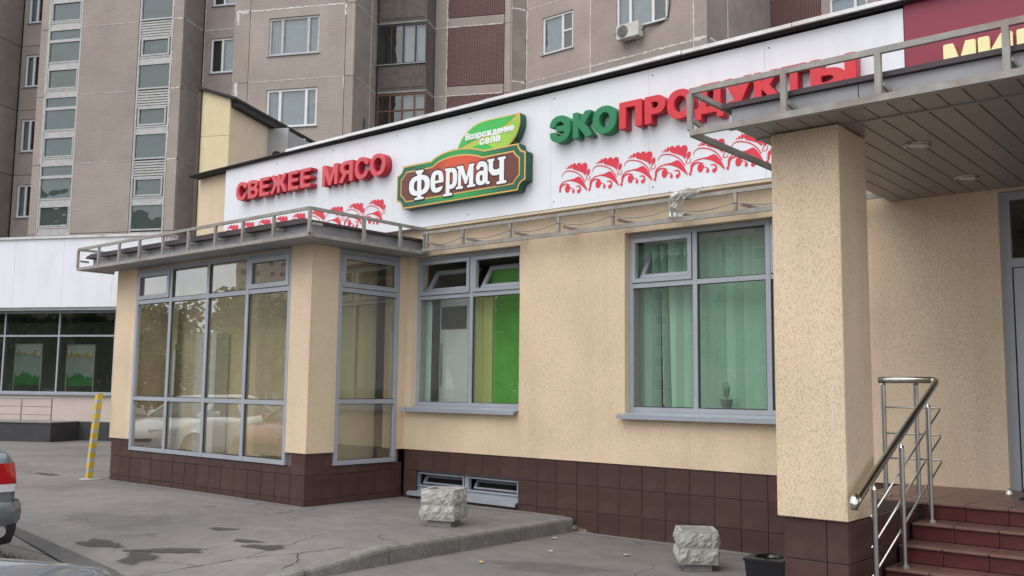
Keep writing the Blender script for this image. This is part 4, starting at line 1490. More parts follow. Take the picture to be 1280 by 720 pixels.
for k_, (rr, zz) in enumerate(((.112, .388), (.116, .394), (.105, .38), (.09, .30), (.05, .22))):
    for a in range(18):
        q = 1 + .10 * math.sin(a * 2.3 + k_) + random.uniform(-.05, .05)
        vs.append((rr * q * math.cos(a * math.pi / 9), rr * q * math.sin(a * math.pi / 9), zz + random.uniform(0, .007)))
for k_ in range(4):
    for a in range(18):
        fs.append((k_ * 18 + a, k_ * 18 + (a + 1) % 18, (k_ + 1) * 18 + (a + 1) % 18, (k_ + 1) * 18 + a))
MB().add(vs, fs).build('bag', BAG, bn, smooth=True)

bo = thing('striped_post', 'leaning yellow and grey banded steel post beside the bay corner', 'post', (-14.96, 7.37, .16), 0)
ax, ay = .10, .02
def lean(a, b, z):
    return (a + ax * z, b + ay * z, z)
nb = 17
_zc = 0
for i in range(nb):
    z0 = _zc
    z1 = _zc = z0 + (.096 if i % 2 == 0 else .058)
    q = .043
    MB(lean).add([(-q, -q, z0 + i * 0), (q, -q, z0 + .03), (q, q, z0 + .03), (-q, q, z0), (-q, -q, z1), (q, -q, z1 + .03), (q, q, z1 + .03), (-q, q, z1)],
                 [(0, 3, 2, 1), (4, 5, 6, 7), (0, 1, 5, 4), (1, 2, 6, 5), (2, 3, 7, 6), (3, 0, 4, 7)]).build('band', YELLOW if i % 2 == 0 else GREYST, bo)
vs = []
for a in range(14):
    rr = random.uniform(.12, .24)
    vs.append((rr * 1.3 * math.cos(a * math.pi / 7), rr * math.sin(a * math.pi / 7), .006))
vs.append((0, 0, .03))
MB().add(vs, [(i, (i + 1) % 14, 14) for i in range(14)]).build('footing', mat('broken pale concrete', (.34, .33, .31), .95, var=.35, vscale=20), bo)

tag(MB().box(-1.85, -.9, 8.5, 9.0, LZ + .001, LZ + .014).build('doormat', mat('black rubber mat', (.02, .02, .02), .9, bump=.5, bscale=80), bev=.003), 'black rubber doormat on the landing before the glass door', 'doormat')
tag(MB().tube([(-2.02, 8.95, LZ), (-2.02, 8.95, LZ + .03)], [.03, .02], 10).tube([(-2.02, 8.95, LZ + .03), (-2.02, 8.95, LZ + .05)], .012, 8).build('door_stop', STEEL_B), 'small round metal door stop on the landing', 'door stop')

# crumpled clear film caught on the lamp frame
vs, fs = [], []
for j in range(10):
    for i in range(12):
        u, v = i / 11, j / 9
        if v < .5:
            x_, z_ = -5.32 + .55 * u * (1 - v * 1.4), 3.86 - .22 * v
        else:
            x_, z_ = -5.32 + .165 * u, 3.75 - .36 * (v - .5)
        vs.append((x_ + random.uniform(-.02, .02), 9.015 + random.uniform(-.035, .02), z_ + random.uniform(-.018, .018)))
for j in range(9):
    for i in range(11):
        q = j * 12 + i
        fs.append((q, q + 1, q + 13, q + 12))
film = glass_mat('crumpled clear film', (.86, .86, .84), boost=3.0, wave=0, haze=.35, hcol=(.6, .6, .58))
tag(MB().add(vs, fs).build('plastic_film', film), 'crumpled clear plastic film wrapped on the frame below the sign', 'plastic film')

# scraps on the asphalt
for i, (x_, y_, m_) in enumerate(((-6.1, 7.9, CONC), (-5.4, 8.25, CONC), (-6.2, 6.95, YELLOW), (-6.6, 8.6, CONC))):
    q = .028 + .012 * (i % 2)
    a_ = i * 1.1
    o = MB().add([(x_ + q * math.cos(a_ + k_ * 1.3) * (1 + .4 * (k_ % 2)), y_ + q * math.sin(a_ + k_ * 1.3) * .8, .012 + .008 * (k_ % 2)) for k_ in range(5)] + [(x_, y_, .024)], [(k_, (k_ + 1) % 5, 5) for k_ in range(5)] + [(4, 3, 2, 1, 0)]).build('paper_scrap', m_)
    tag(o, ('white scrap of paper between the kerb and the lower planter', 'white scrap of paper closest to the lower planter', 'yellow scrap of paper lying on the lower asphalt', 'white scrap of paper at the foot of the kerb')[i], 'litter', 'scraps of paper on the asphalt')

# ================================================================== THINGS BEHIND THE GLASS
def curtain(name, label, x0, x1, z0, z1, y, m, waves, amp, cat='curtain'):
    n = int((x1 - x0) / .02)
    vs, fs = [], []
    for i in range(n + 1):
        x = x0 + (x1 - x0) * i / n
        for z, s_ in ((z0, 1.2), (z1, .8)):
            vs.append((x, y + amp * s_ * math.sin(waves * x + .6 * math.sin(x * 5)), z))
    for i in range(n):
        fs.append((2 * i, 2 * i + 2, 2 * i + 3, 2 * i + 1))
    return tag(MB().add(vs, fs).build(name, m, smooth=True), label, cat)
curtain('curtain', 'lime yellow curtain hanging behind the narrower shop window', -8.80, -8.44, 1.2, 3.05, 9.60, LIME, 34, .03)
curtain('curtain', 'grass green curtain hanging behind the narrower shop window', -8.50, -7.62, .9, 3.3, 9.64, GRASSG, 9, .02)
curtain('curtain', 'pale teal curtain at the edge of the narrower shop window', -9.88, -9.47, 1.2, 3.0, 9.50, TEALW, 20, .02)
fr_ = wthing('fridge', 'white fridge with dark header panel inside the narrower shop window', 'fridge', (-9.05, 10.4, .85))
MB().box(-9.55, -8.98, 9.72, 10.3, .85, 2.95).build('body', WHITEP, fr_, bev=.01)
MB().box(-9.50, -9.02, 9.705, 9.72, 2.5, 2.82).build('header', DARK, fr_)
MB().tube([(-9.48, 9.69, 1.7), (-9.48, 9.69, 2.3)], .012, 8).build('handle', STEEL_B, fr_)
vb = wthing('vertical_blind', 'mint green vertical blind behind the wide shop window', 'blind', (-4.8, 9.62, 1.45))
MB().box(-6.05, -3.45, 9.60, 9.65, 3.40, 3.46).build('head_rail', PVC, vb)
for i in range(-3, 24):
    x_ = -5.98 + i * .107
    a_ = R(16 + 8 * math.sin(i * 1.7) + random.uniform(-6, 6))
    if i == 1: a_ = R(58)
    if i == 2: a_ = R(66)
    dx, dy = .060 * math.cos(a_), .060 * math.sin(a_)
    sw = random.uniform(-.008, .008) + (.05 if i in (2, 3) else 0)
    vs = [(x_ - dx + sw, 9.62 - dy, 1.48), (x_ + dx + sw, 9.62 + dy, 1.48), (x_ + dx, 9.62 + dy, 3.4), (x_ - dx, 9.62 - dy, 3.4)]
    MB().add(vs, [(0, 1, 2, 3)]).build('slat', MINT, vb)
MB().tube([(-5.77, 9.6, 1.5), (-5.80, 9.6, 3.4)], .006, 5).build('cord', PVC, vb)
pot = wthing('flower_pot', 'small grey pot with a pale plant on the wide window ledge', 'flower pot', (-4.90, 9.46, 1.45))
MB().tube([(-4.90, 9.46, 1.45), (-4.90, 9.46, 1.53), (-4.90, 9.46, 1.58)], [.045, .06, .068], 14).build('pot', mat('grey glazed pot', (.16, .19, .20), .3), pot)
vs, fs = [], []
for i in range(26):
    a_, h_ = random.uniform(0, 6.28), random.uniform(.08, .22)
    rr = random.uniform(.02, .08)
    b0 = Vector((-4.90, 9.46, 1.57)); tip = b0 + Vector((rr * math.cos(a_), rr * math.sin(a_) * .6, h_))
    sd = Vector((-math.sin(a_), math.cos(a_), 0)) * .012
    k_ = len(vs)
    vs += [tuple(b0), tuple((b0 + tip) / 2 + sd), tuple(tip), tuple((b0 + tip) / 2 - sd)]
    fs.append((k_, k_ + 1, k_ + 2, k_ + 3))
MB().add(vs, fs).build('leaves', mat('pale succulent leaf', (.30, .42, .32), .6), pot)
MB().box(-6.05, -3.5, 9.36, 9.56, 1.40, 1.43).build('window_ledge', WHITEP, shop)
MB().box(-9.62, -7.68, 9.36, 9.56, 1.40, 1.43).build('window_ledge', WHITEP, shop)
# bay contents
cb = wthing('cabinet', 'tall white cabinet standing inside the glazed bay', 'cabinet', (-12.55, 8.4, .65))
MB().box(-13.0, -12.45, 7.95, 8.18, .655, 2.45).build('body', WHITEP, cb, bev=.006)
MB().box(-12.70, -12.685, 7.94, 7.95, .70, 2.42).build('seam', FRAME_D, cb)
sb = wthing('pole_stand', 'dark upright pole with a white panel inside the bay', 'stand', (-13.35, 8.1, .65))
MB().tube([(-13.55, 7.95, .66), (-13.55, 7.95, 2.3)], .02, 8).build('pole', DARK, sb)
MB().box(-13.62, -13.50, 7.90, 7.92, 1.5, 2.2).build('panel', WHITEP, sb)
curtain('curtain', 'olive yellow curtain at the far end of the glazed bay', -14.1, -13.75, .7, 3.4, 8.08, mat('olive curtain', (.50, .47, .22), .85), 24, .03)
curtain('curtain', 'cream curtain hanging at the column end of the bay', -11.6, -10.5, .7, 3.45, 8.10, mat('cream curtain', (.58, .52, .38), .85), 18, .03)

# ================================================================== NEIGHBOURING SHOP (far left)
AZ = R(26.5)
def afr(name, label, cat, s0, c0, group=None):
    """thing in the frame of the apartment block: s along its front, c away from the camera"""
    return thing(name, label, cat, (s0 * math.cos(AZ) - c0 * math.sin(AZ), s0 * math.sin(AZ) + c0 * math.cos(AZ), 0), AZ, group, (s0, c0, 0))

ns = afr('neighbour_shop', 'low shop with white fascia panels and dark glazing beyond the bay', 'shop', -18, 24)
for i in range(10):
    a = -14.75 - 1.55 * (i + 1)
    MB().box(a + .003, a + 1.547, 21.9, 22.0, 3.72, 5.60).build('fascia_panel', WHITE, ns)
MB().box(-30.2, -14.75, 22.003, 30.9, 3.75, 5.45).build('roof', DARK, ns)
MB().box(-30.3, -14.7, 21.84, 22.4, 5.60, 5.66).build('coping', WHITE_D, ns)
MB().box(-14.74, -14.70, 21.95, 30.9, 3.72, 5.58).build('side_panel', WHITE, ns)
MB().box(-30.2, -14.75, 21.93, 22.30, 3.64, 3.718).build('soffit', FASCIA, ns)
MB().box(-30.2, -14.75, 22.3, 22.5, .66, 1.40).build('wall', PINKW, ns)
MB().box(-30.2, -14.72, 22.26, 22.5, -.1, .655).build('plinth', PLINTH_D, ns)
MB().box(-14.95, -14.75, 22.3, 30.9, .66, 3.64).build('end_wall', PINKW, ns)
MB().box(-30.2, -15, 26.5, 26.6, .66, 3.64).build('interior_wall', INT_D, ns)
MB().box(-30.2, -15, 22.5, 26.5, .5, .70).build('interior_floor', INT_F, ns)
cols = [-16.43 - 1.76 * i for i in range(8)][::-1] + [-14.95]
wn_ = window(ns, lambda a, d, z: (a, 22.32 + d, z), cols, [1.40, 2.97, 3.64], [['fix'] * (len(cols) - 1)] * 2, GLASS_DARK, d=0, w=.05, name='shop_window', m=FRAME)
MB().box(-30.2, -14.8, 22.2, 22.31, 1.36, 1.41).build('sill', SILLM, ns)
def poster(name, label, s0, z0, ca, cb):
    m = bpy.data.materials.new(name)
    n, l, b = nodes_of(m)
    tc = n.new('ShaderNodeTexCoord')
    sp = n.new('ShaderNodeSeparateXYZ'); l.new(tc.outputs['Generated'], sp.inputs[0])
    cr = n.new('ShaderNodeValToRGB'); cr.color_ramp.interpolation = 'CONSTANT'
    e = cr.color_ramp.elements
    e[0].color = (.05, .20, .05, 1); e[1].position = .24; e[1].color = (.30, .34, .32, 1)
    for p, c in ((.72, ca), (.75, cb), (.80, (.50, .52, .51, 1))):
        q = e.new(p); q.color = c
    nz = n.new('ShaderNodeTexNoise'); nz.inputs['Scale'].default_value = 5; nz.inputs['Detail'].default_value = 4
    l.new(tc.outputs['Generated'], nz.inputs['Vector'])
    ad = n.new('ShaderNodeMath'); ad.operation = 'MULTIPLY_ADD'; ad.inputs[1].default_value = .5
    l.new(nz.outputs['Fac'], ad.inputs[0]); l.new(sp.outputs['Z'], ad.inputs[2])
    sb_ = n.new('ShaderNodeMath'); sb_.operation = 'SUBTRACT'; sb_.inputs[1].default_value = .25
    l.new(ad.outputs[0], sb_.inputs[0]); l.new(sb_.outputs[0], cr.inputs['Fac'])
    l.new(cr.outputs['Color'], b.inputs['Base Color'])
    t = afr('poster_stand', label, 'poster', s0 + .4, 22.75)
    MB().box(s0, s0 + .84, 22.74, 22.76, z0, z0 + 1.12).build('poster', m, t)
    MB().box(s0 - .03, s0, 22.73, 22.77, .7, z0 + 1.15).box(s0 + .84, s0 + .87, 22.73, 22.77, .7, z0 + 1.15).box(s0, s0 + .84, 22.735, 22.765, z0 + 1.12, z0 + 1.15).build('stand', PVC_G, t)
poster('poster print one', 'poster with a blue and orange band behind the neighbouring window', -19.9, 1.62, (.10, .30, .45, 1), (.45, .30, .10, 1))
poster('poster print two', 'poster with a red and yellow band behind the neighbouring window', -18.2, 1.60, (.5, .12, .05, 1), (.40, .36, .08, 1))
ramp = afr('entrance_platform', 'charcoal entrance platform along the neighbouring shop', 'platform', -22, 21.7)
MB().box(-30, -17.35, 21.2, 22.25, -.05, .645).build('base', PLINTH_D, ramp)
MB().box(-30, -17.33, 21.17, 22.25, .648, .672).build('top', CONC_D, ramp)
rl = afr('platform_railing', 'thin grey tube railing on the neighbouring platform', 'railing', -20, 21.25)
for z_ in (1.28, 1.07, .86):
    MB().tube([(-30, 21.25, z_), (-17.42, 21.25, z_)], .018 if z_ > 1.2 else .012, 6).build('rail', STEEL_B, rl)
for i in range(12):
    MB().tube([(-17.40 - .92 * i, 21.25, .672), (-17.40 - .92 * i, 21.25, 1.28)], .018, 6).build('post', STEEL_B, rl)

# ================================================================== APARTMENT BLOCK
ap = afr('apartment_block', 'tall taupe panel apartment block with glazed stair strips and patched joints', 'apartment block', -20, 36)
F0 = 13.12 - 2.8 * 3          # joint of the lowest storey built
NF = 6
TOPZ = F0 + 2.8 * NF
def pl_front(c):
    return lambda a, d, z: (a, c + d, z)
def pl_side(s):
    return lambda a, d, z: (s - d, a, z)
# solid core behind the facing panels
core = MB().box(-31.0, -29.72, 30.60, 42, 0, TOPZ).box(-29.72, -27.2, 33.30, 42, 0, TOPZ).box(-27.2, -21.25, 31.9, 42, 0, TOPZ) \
    .box(-21.25, -18.5, 33.3, 42, 0, TOPZ).box(-18.5, -14.05, 31.9, 42, 0, TOPZ).box(-14.05, -8.45, 35.0, 42, 0, TOPZ).build('core', JOINT, ap)

def panel(tf, a0, a1, z0, z1, m=APT, hole=None, name='wall_panel', th=.12, parent=None):
    g = .012
    a0 += g; a1 -= g; z0 += g; z1 -= g
    b = MB(tf)
    if hole:
        h0, h1, q0, q1 = hole
        b.box(a0, h0, 0, th, z0, z1); b.box(h1, a1, 0, th, z0, z1)
        b.box(h0, h1, 0, th, z0, q0); b.box(h0, h1, 0, th, q1, z1)
    else:
        b.box(a0, a1, 0, th, z0, z1)
    return b.build(name, m, parent or ap)

CURT = mat('net curtain', (.50, .55, .60), .9, var=.10, vscale=3)
CURT_D = mat('dim room', (.06, .065, .07), .9)
def flat_window(tf, a0, a1, z0, z1, splits, parent=None, m=PVC, glass=GLASS_APT, open_=False, backs=None, w=.085, sillm=SILLM):
    parent = parent or ap
    b = MB(tf)
    e = [a0] + splits + [a1]
    b.box(a0, a1, .05, .12, z0, z0 + w); b.box(a0, a1, .05, .12, z1 - w, z1)
    for i, a in enumerate(e):
        lo = a if i == 0 else (a - w if i == len(e) - 1 else a - w * .6)
        hi = a + w if i == 0 else (a if i == len(e) - 1 else a + w * .6)
        b.box(lo, hi, .052, .118, z0 + w, z1 - w)
    f = b.build('window', m, parent)
    MB(tf).box(a0 - .05, a1 + .05, -.06, .05, z0 - .035, z0 - .005).build('sill', sillm, f)
    for i in range(len(e) - 1):
        p0, p1 = e[i] + w * .8, e[i + 1] - w * .8
        MB(tf).add([(p0, .085, z0 + w), (p1, .085, z0 + w), (p1, .085, z1 - w), (p0, .085, z1 - w)], [(0, 1, 2, 3)]).build('pane', glass, f)
        bk = (backs[i] if backs else 'c')
        if bk == 'c':
            k_ = 24
            vs = []
            for j in range(k_ + 1):
                u = p0 + (p1 - p0) * j / k_
                vs += [tf(u, .17 + .012 * math.sin(j * 1.9), z0 + w), tf(u, .17 + .012 * math.sin(j * 1.9), z1 - w)]
            MB().add(vs, [(2 * j, 2 * j + 2, 2 * j + 3, 2 * j + 1) for j in range(k_)]).build('curtain', CURT, f)
        else:
            MB(tf).box(p0, p1, .20, .22, z0 + w, z1 - w).build('room', CURT_D, f)
    return f

def sealant(tf, pts, wid, parent=None):
    """smeared joint sealant along a line, ragged edges"""
    vs, fs = [], []
    P_ = [np.array(p, float) for p in pts]
    out = []
    for a, b in zip(P_[:-1], P_[1:]):
        k_ = max(2, int(np.hypot(*(b - a)) / .09))
        out += [a + (b - a) * t for t in np.linspace(0, 1, k_, endpoint=False)]
    out.append(P_[-1])
    for i, p in enumerate(out):
        d = out[min(i + 1, len(out) - 1)] - out[max(i - 1, 0)]
        d = d / (np.hypot(*d) + 1e-9)
        nrm = np.array([-d[1], d[0]])
        h1, h2 = wid * random.uniform(.25, 1.0), wid * random.uniform(.25, 1.0)
        for q, dd in ((p + nrm * h1, 0.002), (p + nrm * h1 * .6, -.010), (p - nrm * h2 * .6, -.010), (p - nrm * h2, 0.002)):
            vs.append(tf(q[0], dd, q[1]))
    for i in range(len(out) - 1):
        for j in range(3):
            fs.append((4 * i + j, 4 * i + 4 + j, 4 * i + 5 + j, 4 * i + 1 + j))
    return MB().add(vs, fs).build('joint_sealant', SEAL, parent or ap)

Fr, Fr2, Fr3 = pl_front(31.6), pl_front(33.0), pl_front(34.7)
for k_ in range(NF):
    z0, z1 = F0 + 2.8 * k_, F0 + 2.8 * (k_ + 1)
    # far left wing and recess with kitchen windows
    panel(pl_front(30.3), -31.0, -29.66, z0, z1)
    panel(pl_side(-29.65), 30.42, 33.0, z0, z1, APT_S)
    panel(Fr2, -29.6, -27.5, z0, z1, hole=(-29.38, -28.6, z0 + 1.0, z0 + 2.4))
    flat_window(Fr2, -29.38, -28.6, z0 + 1.0, z0 + 2.4, [-28.98], backs=['c', 'd'])
    # stair projection
    panel(Fr, -27.5, -27.12, z0, z1); panel(Fr, -25.56, -22.95, z0, z1); panel(Fr, -21.42, -20.97, z0, z1)
    panel(pl_side(-20.97), 31.72, 33.0, z0, z1, APT_S)
    # glazed strip with three lights a storey
    g1 = MB(Fr)
    for a in (-27.12, -25.63):
        g1.box(a, a + .07, .0, .14, z0, z1)
    for zz in (.0, .24, 1.12, 1.38, 2.24, 2.30, 2.74):
        g1.box(-27.05, -25.63, .012, .13, z0 + zz, z0 + zz + .06)
    g1 = g1.build('stair_glazing', PVC_G, ap)
    for q0, q1 in ((1.18, 1.38), (.06, .24)):
        MB(Fr).box(-27.05, -25.63, .03, .09, z0 + q0, z0 + q1).build('spandrel', PVC_G, g1)
    for q0, q1 in ((.30, 1.12), (1.44, 2.24), (2.36, 2.74)):
        MB(Fr).add([(-27.05, .06, z0 + q0), (-25.63, .06, z0 + q0), (-25.63, .06, z0 + q1), (-27.05, .06, z0 + q1)], [(0, 1, 2, 3)]).build('pane', GLASS_STAIR, g1)
    for a, b, c, d in ((-26.98, -25.70, z0 + .36, z0 + 1.08),):
        MB(Fr).box(a, b, .0, .05, c - .05, c).box(a, b, .0, .05, d, d + .05).box(a - .05, a, .0, .05, c - .05, d + .05).box(b, b + .05, .0, .05, c - .05, d + .05).build('sash', PVC_G, g1)
    # glazed strip with louvres
    g2 = MB(Fr)
    for a in (-22.93, -21.50):
        g2.box(a, a + .07, .0, .14, z0, z1)
    for zz in (.04, 1.02, 1.30, 2.10, 2.72):
        g2.box(-22.86, -21.50, .012, .13, z0 + zz, z0 + zz + .06)
    g2 = g2.build('stair_glazing', PVC_G, ap)
    MB(Fr).box(-22.86, -21.50, .03, .09, z0 + 1.08, z0 + 1.30).build('spandrel', PVC_G, g2)
    for q0, q1 in ((.10, 1.02), (1.36, 2.10)):
        MB(Fr).add([(-22.86, .06, z0 + q0), (-21.50, .06, z0 + q0), (-21.50, .06, z0 + q1), (-22.86, .06, z0 + q1)], [(0, 1, 2, 3)]).build('pane', GLASS_STAIR, g2)
    MB(Fr).box(-22.80, -21.56, .0, .05, z0 + 1.38, z0 + 1.44).box(-22.80, -21.56, .0, .05, z0 + 2.03, z0 + 2.09).box(-22.80, -22.74, .0, .05, z0 + 1.44, z0 + 2.03).box(-21.62, -21.56, .0, .05, z0 + 1.44, z0 + 2.03).build('sash', PVC_G, g2)
    for j in range(5):
        MB(Fr).box(-22.86, -21.50, .02, .07, z0 + 2.19 + j * .106, z0 + 2.19 + j * .106 + .075).build('louvre', PVC_G, g2)
    MB(Fr).box(-27.1, -25.6, .25, .28, z0 + .02, z1 - .02).build('stair_well', mat('stair well', (.10, .12, .115), .9), ap)
    MB(Fr).box(-22.9, -21.46, .25, .28, z0 + .02, z1 - .02).build('stair_well', mat('stair well', (.10, .12, .115), .9), ap)
    # recess
    panel(Fr2, -20.95, -18.5, z0, z1, hole=(-20.62, -19.45, z0 + 1.0, z0 + 2.45))
    flat_window(Fr2, -20.62, -19.45, z0 + 1.0, z0 + 2.45, [-20.1], backs=['d', 'c'])
    # middle projection with three-light windows
    panel(Fr, -18.78, -18.1, z0, z1)
    panel(Fr, -18.1, -14.15, z0, z1, hole=(-17.30, -15.22, z0 + .98, z0 + 2.46))
    panel(Fr, -14.15, -13.79, z0, z1)
    flat_window(Fr, -17.30, -15.22, z0 + .98, z0 + 2.46, [-16.75, -15.68], m=PVC if k_ % 2 == 0 else PVC_G)
    panel(pl_side(-13.79), 31.72, 33.2, z0, z1, APT_S); panel(pl_side(-13.79), 33.2, 34.7, z0, z1, APT_S)
    # balcony bay
    bal = MB(Fr3).box(-13.70, -11.72, -.95, .0, z0 - .06, z0 + .06).build('balcony', CONC_D, ap)
    MB(Fr3).box(-13.70, -11.72, -.98, -.90, z0 + .06, z0 + 1.05).build('parapet', APT_B, bal)
    MB(Fr3).box(-13.62, -11.80, -1.0, -.98, z0 + .14, z0 + .98).build('parapet_panel', APT_B, bal)
    MB(Fr3).box(-11.78, -11.72, -.90, 0, z0 + .06, z0 + 2.74).build('side_screen', APT_B, bal)
    old = k_ == 2
    fm = WOODF if old else DARKF
    fb = MB(Fr3)
    ws_ = [-13.70, -13.2, -12.7, -12.2, -11.76]
    for a in ws_:
        fb.box(a, a + .06, -.96, -.90, z0 + 1.09, z0 + 2.70)
    fb.box(-13.64, -11.76, -.958, -.902, z0 + 1.09, z0 + 1.15); fb.box(-13.64, -11.76, -.958, -.902, z0 + 2.64, z0 + 2.70)
    if old:
        fb.box(-13.64, -11.76, -.957, -.903, z0 + 2.0, z0 + 2.06)
    fb.build('frame', fm, bal)
    for a, b in zip(ws_[:-1], ws_[1:]):
        MB(Fr3).add([(a + .06, -.93, z0 + 1.15), (b, -.93, z0 + 1.15), (b, -.93, z0 + 2.64), (a + .06, -.93, z0 + 2.64)], [(0, 1, 2, 3)]).build('pane', GLASS_APT, bal)
    MB(Fr3).box(-12.75, -11.82, -.8, -.78, z0 + 1.1, z0 + 2.6).build('curtain', CURT if k_ != 2 else PVC_G, bal)
    MB(Fr3).box(-13.75, -11.70, -1.06, -.90, z0 + 1.052, z0 + 1.088).build('rail_flashing', mat('zinc flashing', (.26, .28, .30), .5, metal=.3), bal)
    panel(Fr3, -13.75, -11.7, z0, z1, CURT_D)
    # dark red mosaic bay
    panel(Fr3, -11.7, -11.17, z0, z1)
    panel(Fr3, -11.17, -8.85, z0, z0 + .38); panel(Fr3, -11.17, -8.85, z0 + .38, z1, APT_R)
    panel(Fr3, -8.85, -8.52, z0, z1)
    # sealant smears
    if k_ > 1:
        if k_ == 4:
            sealant(Fr, [(-18.7, z0), (-18.15, z0)], .13)
        sealant(Fr, [(-18.6, z0 + .02), (-18.6, z0 - .5)], .09); sealant(Fr, [(-18.08, z0), (-14.2, z0)], .055 if k_ == 4 else .022); sealant(Fr, [(-14.18, z0), (-14.18, z0 - .45)], .06 if k_ == 4 else .03)
        sealant(pl_side(-13.79), [(31.75, z0), (34.6, z0)], .025); sealant(pl_side(-13.79), [(33.2, z0), (33.2, z1)], .022)
        sealant(Fr3, [(-11.7, z0), (-8.9, z0)], .035); sealant(Fr3, [(-11.19, z0), (-11.19, z1)], .035)
        sealant(pl_side(-20.97), [(31.75, z0), (32.95, z0)], .045 if k_ >= 4 else .02); sealant(Fr, [(-21.4, z0), (-21.0, z0)], .05)
        sealant(Fr2, [(-20.9, z0), (-18.9, z0)], .035); sealant(Fr, [(-25.5, z0), (-22.98, z0)], .018); sealant(Fr2, [(-20.9, z0), (-20.9, z1)], .03)
        sealant(Fr, [(-21.44, z0 + .1), (-21.44, z1)], .03)
        sealant(Fr, [(-27.13, z0 + .1), (-27.13, z1)], .02)

# wing parallel to the shop front
wg = wthing('apartment_wing', 'taupe mosaic apartment wing with white windows rising behind the long sign', 'apartment block', (-18.5, 31, 0))
WY = 27.8
wj = [13.57 + 2.94 * i for i in range(-3, 3)]
W_, W2 = (lambda a, d, z: (a, WY + d, z)), (lambda a, d, z: (a, 32.8 + d, z))
MB().box(-22.6, -15.2, WY + .3, 40, 0, wj[-1]).box(-15.2, -2, 33.1, 40, 0, wj[-1]).build('core', JOINT, wg)
SX = lambda a, d, z: (-14.95 - d, a, z)
for k_ in range(5):
    z0, z1 = wj[k_], wj[k_ + 1]
    # short return between the blocks
    A_, B_ = Vector((-23.15, 27.24, 0)), Vector((-22.87, 27.78, 0))
    u_ = (B_ - A_).normalized(); n__ = Vector((-u_.y, u_.x, 0))
    RT = lambda a, d, z: tuple(A_ + u_ * a + n__ * d + Vector((0, 0, z)))
    panel(RT, -.05, .62, z0, z1, APT_S, parent=wg)
    panel(W_, -22.87, -19.78, z0, z1, hole=(-22.05, -20.58, z0 + .93, z0 + 2.42), parent=wg)
    f = flat_window(W_, -22.05, -20.58, z0 + .93, z0 + 2.42, [-21.10], parent=wg, backs=['c', 'd'])
    MB(W_).box(-21.05, -20.65, .052, .118, z0 + 1.66, z0 + 1.73).build('mullion', PVC, f)
    panel(W_, -19.78, -15.47, z0, z1, hole=(-18.62, -16.5, z0 + 1.02, z0 + 2.5), parent=wg)
    f = flat_window(W_, -18.62, -16.5, z0 + 1.02, z0 + 2.5, [-18.05, -17.1], parent=wg, backs=['c', 'c', 'd'])
    panel(W_, -15.47, -14.95, z0, z1, parent=wg)
    panel(SX, WY + .13, 29.3, z0, z1, APT_S, parent=wg); panel(SX, 29.3, 32.8, z0, z1, APT_S, parent=wg)
    panel(W2, -14.95, -13.0, z0, z0 + .4, parent=wg); panel(W2, -14.95, -13.0, z0 + .4, z1, APT_R, parent=wg)
    panel(W2, -13.0, -10.9, z0, z1, hole=(-12.68, -11.3, z0 + .95, z0 + 2.4), parent=wg)
    flat_window(W2, -12.68, -11.3, z0 + .95, z0 + 2.4, [-11.75], parent=wg)
    panel(W2, -10.9, -6.0, z0, z1, APT_R, parent=wg); panel(W2, -6.0, -2, z0, z1, parent=wg)
    if k_ > 1:
        sealant(W_, [(-22.85, z0), (-19.8, z0)], .03, wg); sealant(W_, [(-19.75, z0), (-15.5, z0)], .05, wg); sealant(W_, [(-15.45, z0), (-14.97, z0)], .09, wg)
        sealant(W_, [(-19.78, z0), (-19.78, z1)], .035, wg); sealant(W_, [(-15.47, z0), (-15.47, z1)], .04, wg); sealant(W_, [(-22.84, z0 + .1), (-22.84, z1)], .05, wg)
        sealant(SX, [(WY + .15, z0), (29.25, z0)], .06, wg); sealant(SX, [(29.3, z0), (29.3, z1)], .04, wg); sealant(RT, [(.0, z0), (.58, z0)], .06, wg)
        sealant(W2, [(-14.9, z0), (-10.9, z0)], .03, wg)

ac = wthing('air_conditioner', 'white outdoor air conditioner unit hung below a wing window', 'air conditioner', (-17.9, WY - .25, 14.1))
MB().box(-18.36, -17.42, WY - .42, WY - .10, 14.12, 14.64).build('body', mat('aged white enamel', (.52, .51, .47), .5, var=.08), ac, bev=.015)
MB().tube([(-18.08, WY - .44, 14.38), (-18.08, WY - .425, 14.38)], .22, 24).build('fan_grille', mat('dark grille', (.06, .06, .06), .6), ac)
for i in range(4):
    rr = .05 + .05 * i
    MB().tube([(-18.08 + rr * math.cos(a * math.pi / 12), WY - .445, 14.38 + rr * math.sin(a * math.pi / 12)) for a in range(25)], .006, 4, False).build('grille_ring', PVC_G, ac)
for x_ in (-18.2, -17.58):
    MB().bar((x_, WY - .44, 14.10), (x_, WY, 14.10), .03, .03).bar((x_, WY - .40, 14.09), (x_, WY - .01, 13.88), .025, .025).build('bracket', PVC_G, ac)
MB().tube([(-17.42, WY - .2, 14.35), (-17.25, WY - .1, 14.45), (-16.7, WY - .03, 14.5), (-16.45, WY - .03, 14.65), (-16.38, WY - .03, 15.1), (-16.38, WY - .03, 16.3)], .025, 6).build('pipe', DARKF, ac)

